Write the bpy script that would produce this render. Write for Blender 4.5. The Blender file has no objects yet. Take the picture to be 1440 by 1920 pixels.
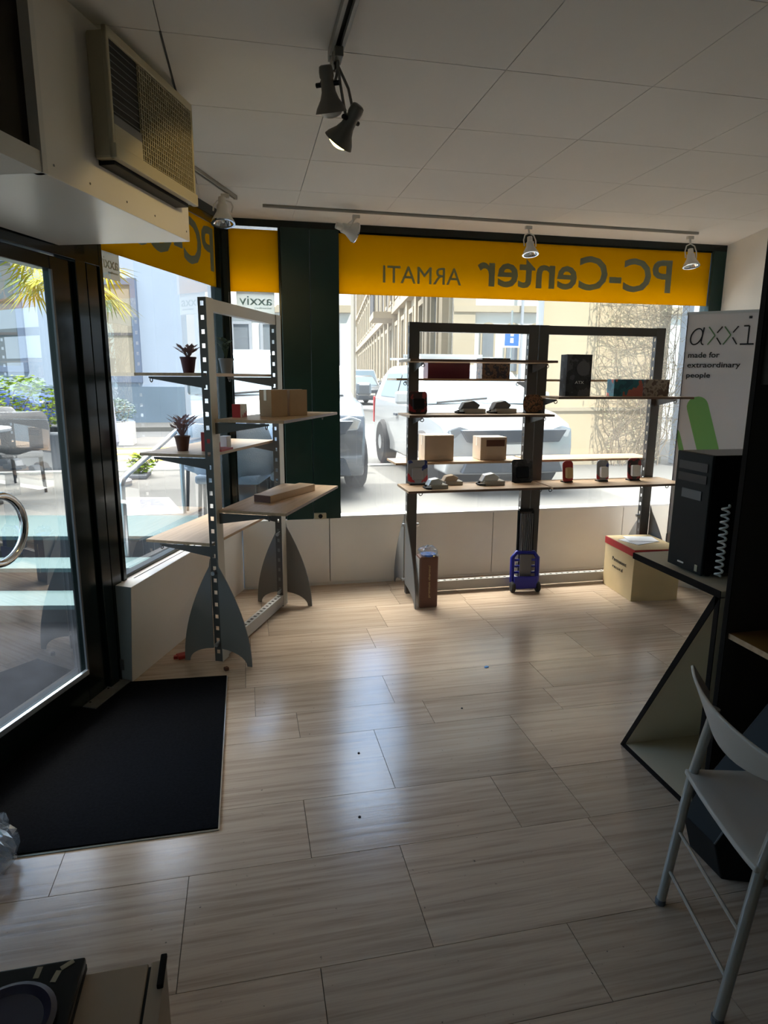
import bpy, bmesh, math, random
from mathutils import Vector, Matrix
random.seed(7)
S = bpy.context.scene
COL = S.collection
PI = math.pi
EYE = Vector((0, 0, 1.63)); CE = 2.736

# ------------------------------------------------------------------ camera
def setup_camera():
    f, pitch, roll, yaw = 1206.44, 0.2034, 0.0063, 0.21155
    u0 = Vector((0, 0, 1)); f0 = Vector((math.sin(yaw), math.cos(yaw), 0)); r0 = Vector((math.cos(yaw), -math.sin(yaw), 0))
    fw = f0 * math.cos(pitch) - u0 * math.sin(pitch); u = u0 * math.cos(pitch) + f0 * math.sin(pitch)
    r = r0 * math.cos(roll) + u * math.sin(roll); u2 = -r0 * math.sin(roll) + u * math.cos(roll)
    cd = bpy.data.cameras.new('camera'); cam = bpy.data.objects.new('camera', cd); COL.objects.link(cam)
    m = Matrix((r, u2, -fw)).transposed().to_4x4(); m.translation = EYE
    cam.matrix_world = m
    cd.sensor_fit = 'VERTICAL'; cd.sensor_height = 36; cd.sensor_width = 27; cd.lens = 36 * f / 1920
    cd.clip_start = 0.02; cd.clip_end = 600
    S.camera = cam
setup_camera()

# ------------------------------------------------------------------ light and exposure
EXPOSURE = 0.26
SKY_STRENGTH = 1.2
SKY_FILL = 26.0  # strength of the bright sky lobe added as interior fill
SUN_STRENGTH = 6.0
S.view_settings.view_transform = 'Standard'; S.view_settings.look = 'None'
S.view_settings.exposure = EXPOSURE; S.view_settings.gamma = 1; S.view_settings.use_curve_mapping = False
W = bpy.data.worlds.new('sky'); S.world = W; W.use_nodes = True
nt = W.node_tree; nt.nodes.clear()
wo = nt.nodes.new('ShaderNodeOutputWorld'); bg = nt.nodes.new('ShaderNodeBackground')
tc = nt.nodes.new('ShaderNodeTexCoord'); sp = nt.nodes.new('ShaderNodeSeparateXYZ'); cr = nt.nodes.new('ShaderNodeValToRGB')
nt.links.new(tc.outputs['Generated'], sp.inputs[0]); nt.links.new(sp.outputs['Z'], cr.inputs[0])
cr.color_ramp.elements[0].position = 0.0; cr.color_ramp.elements[0].color = (.70, .88, .92, 1)
cr.color_ramp.elements[1].position = 0.6; cr.color_ramp.elements[1].color = (.62, .78, 1.0, 1)
e = cr.color_ramp.elements.new(.12); e.color = (.42, .80, .86, 1)
def node(t, **k):
    n = nt.nodes.new(t)
    for a, v in k.items(): setattr(n, a, v)
    return n
# sky lobe added above the street-side roofs to brighten the interior
mz = node('ShaderNodeMapRange', interpolation_type='SMOOTHSTEP'); mz.inputs[1].default_value = .56; mz.inputs[2].default_value = .76; nt.links.new(sp.outputs['Z'], mz.inputs[0])
my = node('ShaderNodeMapRange', interpolation_type='SMOOTHSTEP'); my.inputs[1].default_value = -.1; my.inputs[2].default_value = .5; dt = node('ShaderNodeVectorMath', operation='DOT_PRODUCT'); dt.inputs[1].default_value = (-.45, .89, 0); nt.links.new(tc.outputs['Generated'], dt.inputs[0]); nt.links.new(dt.outputs['Value'], my.inputs[0])
mu = node('ShaderNodeMath', operation='MULTIPLY'); nt.links.new(mz.outputs[0], mu.inputs[0]); nt.links.new(my.outputs[0], mu.inputs[1])
mb_ = node('ShaderNodeMapRange', interpolation_type='SMOOTHSTEP'); mb_.inputs[1].default_value = .20; mb_.inputs[2].default_value = .42; nt.links.new(sp.outputs['Z'], mb_.inputs[0])
m2_ = node('ShaderNodeMath', operation='MULTIPLY'); nt.links.new(mb_.outputs[0], m2_.inputs[0]); nt.links.new(my.outputs[0], m2_.inputs[1])
mxb = node('ShaderNodeMixRGB'); nt.links.new(m2_.outputs[0], mxb.inputs[0]); nt.links.new(cr.outputs[0], mxb.inputs[1]); mxb.inputs[2].default_value = (2.2, 3.3, 5.2, 1)
mx = node('ShaderNodeMixRGB'); nt.links.new(mu.outputs[0], mx.inputs[0]); nt.links.new(mxb.outputs[0], mx.inputs[1]); mx.inputs[2].default_value = (SKY_FILL * 1.0, SKY_FILL * .94, SKY_FILL * .85, 1)
nt.links.new(mx.outputs[0], bg.inputs[0]); bg.inputs[1].default_value = SKY_STRENGTH
nt.links.new(bg.outputs[0], wo.inputs[0])
sd = bpy.data.lights.new('sun', 'SUN'); sd.energy = SUN_STRENGTH; sd.angle = math.radians(1.0); sd.color = (1, .95, .86)
so = bpy.data.objects.new('sun', sd); COL.objects.link(so)
so.rotation_euler = Vector((-.35, .75, -1.15)).to_track_quat('-Z', 'Y').to_euler()
S.cycles.use_denoising = True
try: S.cycles.denoiser = 'OPENIMAGEDENOISE'
except Exception: pass
S.cycles.max_bounces = 10; S.cycles.diffuse_bounces = 6; S.cycles.transparent_max_bounces = 24
S.cycles.sample_clamp_indirect = 8

# ------------------------------------------------------------------ materials
def mat(name, col, rough=.6, metal=0.0, noise=0.0, nscale=8.0, stretch=(1, 1, 1), bump=0.0, bscale=60, col2=None, emit=0, trans=0, alpha=1, spec=.5, coat=0):
    m = bpy.data.materials.new(name); m.use_nodes = True; n = m.node_tree; b = n.nodes['Principled BSDF']
    b.inputs['Base Color'].default_value = (*col, 1); b.inputs['Roughness'].default_value = rough
    b.inputs['Metallic'].default_value = metal; b.inputs['Specular IOR Level'].default_value = spec
    b.inputs['Coat Weight'].default_value = coat
    if alpha < 1: b.inputs['Alpha'].default_value = alpha
    if trans: b.inputs['Transmission Weight'].default_value = trans
    if emit:
        b.inputs['Emission Color'].default_value = (*col, 1); b.inputs['Emission Strength'].default_value = emit
    t = n.nodes.new('ShaderNodeTexCoord'); mp = n.nodes.new('ShaderNodeMapping'); mp.inputs['Scale'].default_value = stretch
    n.links.new(t.outputs['Object'], mp.inputs[0])
    if noise or col2:
        nz = n.nodes.new('ShaderNodeTexNoise'); nz.inputs['Scale'].default_value = nscale; nz.inputs['Detail'].default_value = 6
        n.links.new(mp.outputs[0], nz.inputs['Vector'])
        rp = n.nodes.new('ShaderNodeValToRGB'); rp.color_ramp.elements[0].position = .35; rp.color_ramp.elements[1].position = .65
        c2 = col2 or tuple(max(0, c * (1 - noise)) for c in col)
        rp.color_ramp.elements[0].color = (*c2, 1); rp.color_ramp.elements[1].color = (*col, 1)
        n.links.new(nz.outputs['Fac'], rp.inputs[0]); n.links.new(rp.outputs[0], b.inputs['Base Color'])
    if bump:
        nb = n.nodes.new('ShaderNodeTexNoise'); nb.inputs['Scale'].default_value = bscale; nb.inputs['Detail'].default_value = 3
        n.links.new(mp.outputs[0], nb.inputs['Vector']); bp = n.nodes.new('ShaderNodeBump'); bp.inputs['Strength'].default_value = bump
        bp.inputs['Distance'].default_value = .01
        n.links.new(nb.outputs['Fac'], bp.inputs['Height']); n.links.new(bp.outputs[0], b.inputs['Normal'])
    return m

def glass_mat(name, tint=(.93, .97, .96), refl=.06, rough=0.0, dirt=0.0):
    m = bpy.data.materials.new(name); m.use_nodes = True; n = m.node_tree; n.nodes.clear()
    o = n.nodes.new('ShaderNodeOutputMaterial'); tr = n.nodes.new('ShaderNodeBsdfTransparent'); tr.inputs[0].default_value = (*tint, 1)
    gl = n.nodes.new('ShaderNodeBsdfGlossy'); gl.inputs['Roughness'].default_value = rough
    lw = n.nodes.new('ShaderNodeLayerWeight'); lw.inputs[0].default_value = .35
    ma = n.nodes.new('ShaderNodeMath'); ma.operation = 'MULTIPLY_ADD'; ma.inputs[1].default_value = .32; ma.inputs[2].default_value = refl
    n.links.new(lw.outputs['Fresnel'], ma.inputs[0])
    mx = n.nodes.new('ShaderNodeMixShader'); n.links.new(ma.outputs[0], mx.inputs[0]); n.links.new(tr.outputs[0], mx.inputs[1]); n.links.new(gl.outputs[0], mx.inputs[2])
    last = mx
    if dirt:
        df = n.nodes.new('ShaderNodeBsdfTranslucent'); df.inputs[0].default_value = (.8, .85, .9, 1)
        t = n.nodes.new('ShaderNodeTexCoord'); nz = n.nodes.new('ShaderNodeTexNoise'); nz.inputs['Scale'].default_value = 1.6; nz.inputs['Detail'].default_value = 8
        n.links.new(t.outputs['Object'], nz.inputs['Vector'])
        mr = n.nodes.new('ShaderNodeMapRange'); mr.inputs[1].default_value = .35; mr.inputs[2].default_value = .75; mr.inputs[3].default_value = dirt * .4; mr.inputs[4].default_value = dirt * 1.6
        n.links.new(nz.outputs['Fac'], mr.inputs[0])
        m2 = n.nodes.new('ShaderNodeMixShader'); n.links.new(mr.outputs[0], m2.inputs[0]); n.links.new(mx.outputs[0], m2.inputs[1]); n.links.new(df.outputs[0], m2.inputs[2]); last = m2
    n.links.new(last.outputs[0], o.inputs[0]); return m

def translucent_mat(name, col, w=.75, rough=.5):
    m = bpy.data.materials.new(name); m.use_nodes = True; n = m.node_tree; n.nodes.clear()
    o = n.nodes.new('ShaderNodeOutputMaterial'); a = n.nodes.new('ShaderNodeBsdfDiffuse'); b = n.nodes.new('ShaderNodeBsdfTranslucent')
    a.inputs[0].default_value = (*col, 1); b.inputs[0].default_value = (*col, 1)
    nz = n.nodes.new('ShaderNodeTexNoise'); nz.inputs['Scale'].default_value = 1.4
    t = n.nodes.new('ShaderNodeTexCoord'); n.links.new(t.outputs['Object'], nz.inputs['Vector'])
    hs = n.nodes.new('ShaderNodeHueSaturation'); hs.inputs['Color'].default_value = (*col, 1)
    mr = n.nodes.new('ShaderNodeMapRange'); mr.inputs[3].default_value = .88; mr.inputs[4].default_value = 1.08
    n.links.new(nz.outputs['Fac'], mr.inputs[0]); n.links.new(mr.outputs[0], hs.inputs['Value'])
    n.links.new(hs.outputs[0], a.inputs[0]); n.links.new(hs.outputs[0], b.inputs[0])
    mx = n.nodes.new('ShaderNodeMixShader'); mx.inputs[0].default_value = w
    n.links.new(a.outputs[0], mx.inputs[1]); n.links.new(b.outputs[0], mx.inputs[2]); n.links.new(mx.outputs[0], o.inputs[0]); return m

def floor_mat():
    m = mat('travertine', (.6, .53, .44), rough=.2, spec=.6); n = m.node_tree; b = n.nodes['Principled BSDF']
    t = n.nodes.new('ShaderNodeTexCoord'); g = n.nodes.new('ShaderNodeNewGeometry')
    ad = n.nodes.new('ShaderNodeVectorMath'); ad.operation = 'ADD'
    cb = n.nodes.new('ShaderNodeCombineXYZ'); mm = n.nodes.new('ShaderNodeMath'); mm.operation = 'MULTIPLY'; mm.inputs[1].default_value = 37
    n.links.new(g.outputs['Random Per Island'], mm.inputs[0]); n.links.new(mm.outputs[0], cb.inputs['Z']); n.links.new(mm.outputs[0], cb.inputs['X'])
    n.links.new(t.outputs['Object'], ad.inputs[0]); n.links.new(cb.outputs[0], ad.inputs[1])
    mp = n.nodes.new('ShaderNodeMapping'); mp.inputs['Scale'].default_value = (.9, 24, 1); n.links.new(ad.outputs[0], mp.inputs[0])
    nz = n.nodes.new('ShaderNodeTexNoise'); nz.inputs['Scale'].default_value = 1.9; nz.inputs['Detail'].default_value = 9; nz.inputs['Distortion'].default_value = .5; nz.inputs['Roughness'].default_value = .62
    n.links.new(mp.outputs[0], nz.inputs['Vector'])
    rp = n.nodes.new('ShaderNodeValToRGB'); cs = rp.color_ramp
    cs.elements[0].position = .28; cs.elements[0].color = (.335, .245, .18, 1); cs.elements[1].position = .72; cs.elements[1].color = (.58, .465, .355, 1)
    e = cs.elements.new(.44); e.color = (.46, .35, .26, 1); e = cs.elements.new(.54); e.color = (.53, .41, .305, 1)
    n.links.new(nz.outputs['Fac'], rp.inputs[0])
    hs = n.nodes.new('ShaderNodeHueSaturation'); mr = n.nodes.new('ShaderNodeMapRange'); mr.inputs[3].default_value = .9; mr.inputs[4].default_value = 1.1
    n.links.new(g.outputs['Random Per Island'], mr.inputs[0]); n.links.new(mr.outputs[0], hs.inputs['Value']); n.links.new(rp.outputs[0], hs.inputs['Color'])
    # small dark pits
    vo = n.nodes.new('ShaderNodeTexNoise'); vo.inputs['Scale'].default_value = 55; n.links.new(t.outputs['Object'], vo.inputs['Vector'])
    pr = n.nodes.new('ShaderNodeMapRange'); pr.inputs[1].default_value = .72; pr.inputs[2].default_value = .8; n.links.new(vo.outputs['Fac'], pr.inputs[0])
    mx = n.nodes.new('ShaderNodeMixRGB'); mx.inputs[2].default_value = (.12, .1, .085, 1); n.links.new(pr.outputs[0], mx.inputs[0]); n.links.new(hs.outputs[0], mx.inputs[1])
    n.links.new(mx.outputs[0], b.inputs['Base Color'])
    rr = n.nodes.new('ShaderNodeMapRange'); rr.inputs[3].default_value = .12; rr.inputs[4].default_value = .24
    n.links.new(nz.outputs['Fac'], rr.inputs[0]); n.links.new(rr.outputs[0], b.inputs['Roughness'])
    bp = n.nodes.new('ShaderNodeBump'); bp.inputs['Strength'].default_value = .12; bp.inputs['Distance'].default_value = .004
    n.links.new(nz.outputs['Fac'], bp.inputs['Height']); n.links.new(bp.outputs[0], b.inputs['Normal'])
    return m

def print_mat(name, cols, scale=9, rough=.35):
    """printed packaging: blotches of several inks"""
    m = mat(name, cols[0], rough=rough); n = m.node_tree; b = n.nodes['Principled BSDF']
    t = n.nodes.new('ShaderNodeTexCoord'); v = n.nodes.new('ShaderNodeTexNoise'); v.inputs['Scale'].default_value = scale; v.inputs['Detail'].default_value = 4
    n.links.new(t.outputs['Object'], v.inputs['Vector']); r = n.nodes.new('ShaderNodeValToRGB'); r.color_ramp.interpolation = 'CONSTANT'
    k = len(cols)
    r.color_ramp.elements[0].position = 0; r.color_ramp.elements[0].color = (*cols[0], 1)
    r.color_ramp.elements[1].position = .42; r.color_ramp.elements[1].color = (*cols[1 % k], 1)
    for i in range(2, k):
        e = r.color_ramp.elements.new(.42 + .12 * (i - 1)); e.color = (*cols[i], 1)
    n.links.new(v.outputs['Fac'], r.inputs[0]); n.links.new(r.outputs[0], b.inputs['Base Color']); return m

M = dict(

 ceil=mat('ceiling_panel', (.74, .715, .675), .85, noise=.03, nscale=2, bump=.05, bscale=220),
 void=mat('ceiling_void', (.05, .05, .05), .9),
 plaster=mat('white_plaster', (.72, .70, .64), .8, noise=.05, nscale=3),
 wallback=mat('grey_wall', (.07, .065, .06), .85, noise=.06, nscale=2),
 ledge=mat('white_laminate', (.86, .835, .79), .45, noise=.03, nscale=3),
 ledgeend=mat('grey_laminate', (.30, .31, .31), .5),
 green=mat('dark_green_paint', (.006, .034, .028), .35, noise=.15, nscale=3),
 black_alu=mat('black_green_aluminium', (.005, .011, .010), .18, metal=0, spec=.35),
 grout=mat('grout', (.10, .085, .07), .9),
 floor=floor_mat(),
 yellow=translucent_mat('yellow_acrylic', (.60, .37, .003), .82),
 olive=translucent_mat('olive_letter_film', (.42, .52, .50), .75),
 whitefilm=translucent_mat('white_sign_film', (.82, .84, .82), .6),
 glass=glass_mat('window_glass', refl=.03, dirt=.03), glassdoor=glass_mat('door_glass', tint=(.92, .97, .97), refl=.03, dirt=.02),
 glassleft=glass_mat('side_window_glass', tint=(.95, .98, .99), refl=.03, dirt=.03),
 chrome=mat('chrome', (.75, .75, .76), .12, 1), steel=mat('brushed_steel', (.55, .57, .6), .3, 1),
 alu=mat('raw_aluminium', (.72, .74, .76), .35, .9),
 rackdark=mat('dark_backlit_coat', (.10, .095, .09), .45, .35),  # dark tone paints the backlit shade of light posts; brackets share it
 rackgrey=mat('grey_powder_coat', (.19, .187, .18), .55, 0, noise=.05, nscale=5),
 beamgrey=mat('base_beam_grey', (.42, .41, .39), .5),
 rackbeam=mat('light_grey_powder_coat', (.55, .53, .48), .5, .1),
 black=mat('black_plastic', (.010, .010, .011), .5, spec=.2), blackgloss=mat('gloss_black_plastic', (.006, .006, .008), .22, spec=.25),
 rubber=mat('rubber', (.02, .02, .02), .8), matblack=mat('black_mat_fibre', (.007, .007, .009), .95, spec=.08, bump=.9, bscale=350, col2=(.003, .003, .004), nscale=90),
 wood=mat('beech_board', (.52, .36, .22), .42, col2=(.42, .28, .16), nscale=3, stretch=(1, 14, 14)),
 woodedge=mat('dark_wood_edge', (.16, .09, .06), .5),
 cardboard=mat('cardboard', (.42, .29, .18), .8, noise=.1, nscale=12), cardlight=mat('pale_cardboard', (.52, .42, .32), .8, noise=.08, nscale=10),
 tan=mat('tan_cardboard', (.62, .47, .25), .75, noise=.08, nscale=6), red=mat('red_print', (.45, .03, .03), .5),
 darkbrown=mat('dark_brown_card', (.10, .035, .02), .6), paper=mat('paper', (.8, .8, .8), .7), tape=mat('clear_tape', (.75, .68, .58), .3),
 cream=mat('cream_plastic', (.42, .375, .26), .45), creamdark=mat('beige_grille', (.31, .28, .21), .6),
 trackgrey=mat('track_grey', (.34, .33, .30), .5),
 soffit=mat('white_gloss_board', (.80, .76, .69), .28, noise=.04, nscale=2), darkpanel=mat('brown_black_panel', (.022, .016, .012), .6, spec=.2),
 steelplate=mat('scuffed_steel_plate', (.35, .34, .32), .45, .7, noise=.2, nscale=20),
 lamp=mat('grey_lamp_enamel', (.17, .15, .12), .45), lampwhite=mat('white_lamp_enamel', (.62, .60, .56), .4), lampchrome=mat('halogen_reflector', (.85, .85, .85), .1, 1),
 bulb=mat('lit_bulb', (1, .80, .22), .3, emit=14), bulboff=mat('unlit_bulb', (.7, .7, .66), .15),
 blue=mat('blue_plastic', (.012, .015, .28), .35), clear=glass_mat('clear_plastic_film', tint=(.86, .88, .9), refl=.12, rough=.08, dirt=.12),
 chairwhite=mat('white_chair_plastic', (.52, .49, .45), .4), chairmetal=mat('silver_tube', (.40, .39, .36), .35, .5),
 counterside=mat('cream_melamine', (.60, .52, .38), .5), counteredge=mat('black_edge_band', (.010, .007, .006), .7, spec=.1),
 cabdark=mat('dark_cabinet_laminate', (.055, .046, .040), .6, spec=.2, noise=.1, nscale=2), browntop=mat('brown_veneer', (.30, .15, .035), .4, noise=.15, nscale=3, stretch=(1, 8, 1)),
 greenprint=mat('green_print', (.22, .50, .16), .5), inkblack=mat('black_ink', (.012, .012, .018), .5), inkgreen=mat('grey_green_ink', (.12, .26, .13), .5),
 bannercloth=mat('white_banner_film', (.74, .74, .80), .5),
 pavement=mat('pavement', (.15, .146, .137), .9, noise=.12, nscale=1.5), road=mat('asphalt', (.17, .17, .17), .9, noise=.15, nscale=2), curb=mat('curbstone', (.5, .5, .48), .8),
 roadyellow=mat('yellow_road_paint', (.75, .55, .08), .7), grating=mat('violet_grey_grating', (.20, .20, .24), .7, noise=.3, nscale=30),
 stepgrate=mat('turquoise_step_grating', (.055, .12, .13), .5, noise=.25, nscale=40, stretch=(1, 6, 1)), pitmat=mat('outdoor_mat', (.022, .024, .030), .95, spec=.1, bump=.7, bscale=300, noise=.5, nscale=6), stepdark=mat('dark_concrete', (.022, .025, .03), .8, noise=.2, nscale=4),
 bluewall=mat('pale_blue_render', (.47, .55, .68), .85, noise=.04, nscale=.6), plinth=mat('slate_blue_plinth', (.20, .27, .35), .8, noise=.1, nscale=1),
 surround=mat('grey_blue_surround', (.17, .215, .31), .7), winglass=mat('facade_window_glass', (.16, .18, .20), .12, spec=.8), winbeige=mat('beige_blind', (.40, .35, .27), .7),
 winframe=mat('brown_window_frame', (.12, .11, .11), .6),
 sandstone=mat('sandstone', (.34, .27, .18), .85, noise=.12, nscale=.8), sandlight=mat('pale_sandstone', (.44, .37, .27), .85, noise=.08, nscale=.8),
 whitewall=mat('white_render', (.66, .66, .64), .85, noise=.03, nscale=.5), creamwall=mat('cream_render', (.56, .445, .30), .85, noise=.05, nscale=.7), greystone=mat('grey_stone', (.36, .38, .42), .8),
 pinkwall=mat('pinkish_stone', (.58, .50, .48), .85, noise=.12, nscale=1, stretch=(1, 1, 6)),
 roofslate=mat('slate_roof', (.14, .17, .24), .6),
 carwhite=mat('white_car_paint', (.40, .42, .44), .25, coat=.6), cargrey=mat('grey_car_paint', (.16, .18, .21), .25, .5, coat=.6), carblue=mat('blue_car_paint', (.03, .08, .32), .25, coat=.6),
 carglass=mat('car_glass', (.20, .27, .33), .2, spec=.12), tyre=mat('tyre', (.03, .03, .035), .8), hub=mat('wheel_hub', (.5, .52, .55), .3, .8), headlamp=mat('headlamp', (.45, .5, .56), .12, .3, coat=.8),
 grille=mat('dark_grille', (.05, .065, .09), .4), taillight=mat('red_tail_lamp', (.5, .03, .03), .25),
 leaf=mat('bright_leaf', (.16, .28, .015), .8, col2=(.26, .33, .02), nscale=5, spec=.08), leafpale=mat('pale_leaf', (.22, .30, .28), .8, spec=.1), palm=mat('palm_leaf', (.16, .26, .03), .7, col2=(.50, .38, .03), nscale=1.8, spec=.1), treeleaf=mat('tree_leaf', (.20, .36, .06), .7, col2=(.12, .26, .04), nscale=.4),
 bark=mat('palm_trunk', (.22, .15, .09), .9, bump=.5), twig=mat('dry_twig', (.26, .20, .14), .9), vineleaf=mat('dry_vine_leaf', (.36, .33, .20), .8),
 planter=mat('anthracite_planter', (.12, .13, .15), .6), rattan=mat('grey_rattan', (.20, .20, .21), .8, bump=.8, bscale=120), rattanblue=mat('blue_grey_rattan', (.20, .27, .36), .8, bump=.8, bscale=120),
 cushion=mat('beige_cushion', (.40, .34, .28), .8), parasol=mat('white_parasol_cloth', (.66, .66, .74), .8), signblue=mat('blue_sign', (.03, .14, .55), .5), white=mat('white_paint', (.78, .78, .78), .5),
 pot=mat('maroon_pot', (.10, .03, .04), .6), potgrey=mat('grey_pot', (.22, .23, .25), .6), dryflower=mat('pink_dry_plant', (.40, .27, .27), .8), plantdark=mat('dark_green_plant', (.05, .09, .06), .7),
 boxburg=mat('burgundy_box', (.10, .012, .025), .35), boxblack=print_mat('black_printed_box', [(.012, .012, .015), (.03, .03, .035), (.09, .09, .10)], 14),
 boxphoto=print_mat('dark_photo_box', [(.05, .03, .025), (.16, .10, .07), (.03, .03, .05), (.2, .17, .15)], 22), boxteal=print_mat('teal_photo_box', [(.01, .09, .13), (.02, .16, .20), (.5, .12, .08)], 9),
 boxbrown=print_mat('brown_photo_box', [(.20, .14, .10), (.35, .28, .22), (.12, .07, .05)], 20), packred=print_mat('red_black_pack', [(.35, .03, .04), (.05, .03, .03), (.30, .05, .05)], 8),
 packmix=print_mat('red_blue_pack', [(.45, .03, .04), (.3, .3, .32), (.03, .05, .22)], 5), wicker=print_mat('brown_wicker_pack', [(.12, .05, .025), (.28, .13, .06), (.05, .03, .02)], 40, .7),
 bagprint=mat('brown_printed_bag', (.17, .075, .05), .5), bagside=mat('grey_bag_side', (.38, .36, .32), .6), greyplastic=mat('grey_plastic', (.12, .12, .13), .4), packwhite=print_mat('white_red_pack', [(.7, .7, .68), (.6, .6, .58), (.4, .08, .08)], 16),
 redplastic=mat('red_plastic', (.35, .02, .015), .4), violet=mat('violet_black_rubber', (.05, .045, .09), .3), bluebit=mat('blue_scrap', (.05, .25, .6), .5),
)

# ------------------------------------------------------------------ mesh helpers
class MB:
    def __init__(s): s.v = []; s.f = []
    def add(s, vs, fs):
        o = len(s.v); s.v += [Vector(p) for p in vs]; s.f += [tuple(i + o for i in f) for f in fs]; return s
    def box(s, x0, x1, y0, y1, z0, z1, m=None):
        vs = [Vector((x, y, z)) for z in (z0, z1) for x, y in ((x0, y0), (x1, y0), (x1, y1), (x0, y1))]
        if m is not None: vs = [m @ v for v in vs]
        return s.add(vs, [(3, 2, 1, 0), (4, 5, 6, 7), (0, 1, 5, 4), (1, 2, 6, 5), (2, 3, 7, 6), (3, 0, 4, 7)])
    def cbox(s, c, d, m=None): return s.box(c[0] - d[0] / 2, c[0] + d[0] / 2, c[1] - d[1] / 2, c[1] + d[1] / 2, c[2] - d[2] / 2, c[2] + d[2] / 2, m)
    def prism(s, poly, h, O=(0, 0, 0), A=(1, 0, 0), B=(0, 1, 0)):
        """polygon in plane (O, A, B) extruded by vector h"""
        O, A, B, h = Vector(O), Vector(A), Vector(B), Vector(h); n = len(poly)
        lo = [O + A * p[0] + B * p[1] for p in poly]; hi = [p + h for p in lo]
        if A.cross(B).dot(h) < 0: lo, hi = lo[::-1], hi[::-1]
        return s.add(lo + hi, [tuple(range(n))[::-1], tuple(range(n, 2 * n))] + [(i, (i + 1) % n, n + (i + 1) % n, n + i) for i in range(n)])
    def quad(s, a, b, c, d): return s.add([a, b, c, d], [(0, 1, 2, 3)])
    def tube(s, pts, r, n=8, closed=False, cap=True):
        pts = [Vector(p) for p in pts]; rs = r if isinstance(r, (list, tuple)) else [r] * len(pts); k = len(pts); o = len(s.v); up = None
        for i, p in enumerate(pts):
            a = pts[(i - 1) % k] if (closed or i) else p; b = pts[(i + 1) % k] if (closed or i < k - 1) else p
            t = (b - a).normalized() if (b - a).length > 1e-9 else Vector((0, 0, 1))
            if up is None: up = t.orthogonal().normalized()
            up = (up - t * up.dot(t)); up = up.normalized() if up.length > 1e-6 else t.orthogonal().normalized(); w = t.cross(up)
            for j in range(n):
                a2 = 2 * PI * j / n; s.v.append(p + (up * math.cos(a2) + w * math.sin(a2)) * rs[i])
        for i in range(k if closed else k - 1):
            i2 = (i + 1) % k
            for j in range(n): s.f.append((o + i * n + j, o + i * n + (j + 1) % n, o + i2 * n + (j + 1) % n, o + i2 * n + j))
        if cap and not closed: s.f.append(tuple(o + j for j in range(n))[::-1]); s.f.append(tuple(o + (k - 1) * n + j for j in range(n)))
        return s
    def lathe(s, prof, n=20, m=None, cap=True):
        o = len(s.v); k = len(prof)
        for r, z in prof:
            for j in range(n):
                v = Vector((r * math.cos(2 * PI * j / n), r * math.sin(2 * PI * j / n), z)); s.v.append(m @ v if m is not None else v)
        for i in range(k - 1):
            for j in range(n): s.f.append((o + i * n + j, o + i * n + (j + 1) % n, o + (i + 1) * n + (j + 1) % n, o + (i + 1) * n + j))
        if cap: s.f.append(tuple(o + j for j in range(n))[::-1]); s.f.append(tuple(o + (k - 1) * n + j for j in range(n)))
        return s
    def grid(s, P):
        o = len(s.v); r, c = len(P), len(P[0])
        for row in P: s.v += [Vector(p) for p in row]
        for i in range(r - 1):
            for j in range(c - 1): s.f.append((o + i * c + j, o + i * c + j + 1, o + (i + 1) * c + j + 1, o + (i + 1) * c + j))
        return s
    def obj(s, name, m, parent=None, loc=None, rz=None, smooth=False, bevel=0, label=None, solid=0, seg=2):
        me = bpy.data.meshes.new(name); me.from_pydata([tuple(v) for v in s.v], [], s.f); me.validate(); me.update()
        o = bpy.data.objects.new(name, me); COL.objects.link(o)
        me.materials.append(M[m] if isinstance(m, str) else m)
        if parent is not None: o.parent = parent
        if loc is not None: o.location = loc
        if rz is not None: o.rotation_euler[2] = rz
        if smooth:
            for p in me.polygons: p.use_smooth = True
            try: me.set_sharp_from_angle(angle=math.radians(40))
            except Exception: pass
        if solid: md = o.modifiers.new('solid', 'SOLIDIFY'); md.thickness = solid; md.offset = 0
        if bevel: md = o.modifiers.new('bevel', 'BEVEL'); md.width = bevel; md.segments = seg; md.limit_method = 'ANGLE'
        if label: o['label'] = label
        return o
def tag(o, label, cat, group=None, kind=None):
    o['label'] = label; o['category'] = cat
    if group: o['group'] = group
    if kind: o['kind'] = kind
    return o
def thing(name, label, cat, loc=(0, 0, 0), rz=0, group=None):
    o = bpy.data.objects.new(name, None); COL.objects.link(o); o.location = loc; o.rotation_euler = (0, 0, rz); o.empty_display_size = .1
    return tag(o, label, cat, group)
def struct(o): o['kind'] = 'structure'; return o
def copy_tree(o, parent=None):
    c = o.copy(); COL.objects.link(c); c.parent = parent
    for ch in list(o.children): copy_tree(ch, c)
    return c
def again(root, loc, rz, label, group=None):
    c = copy_tree(root); c.location = loc; c.rotation_euler[2] = rz; c['label'] = label
    if group: c['group'] = group
    return c
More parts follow.
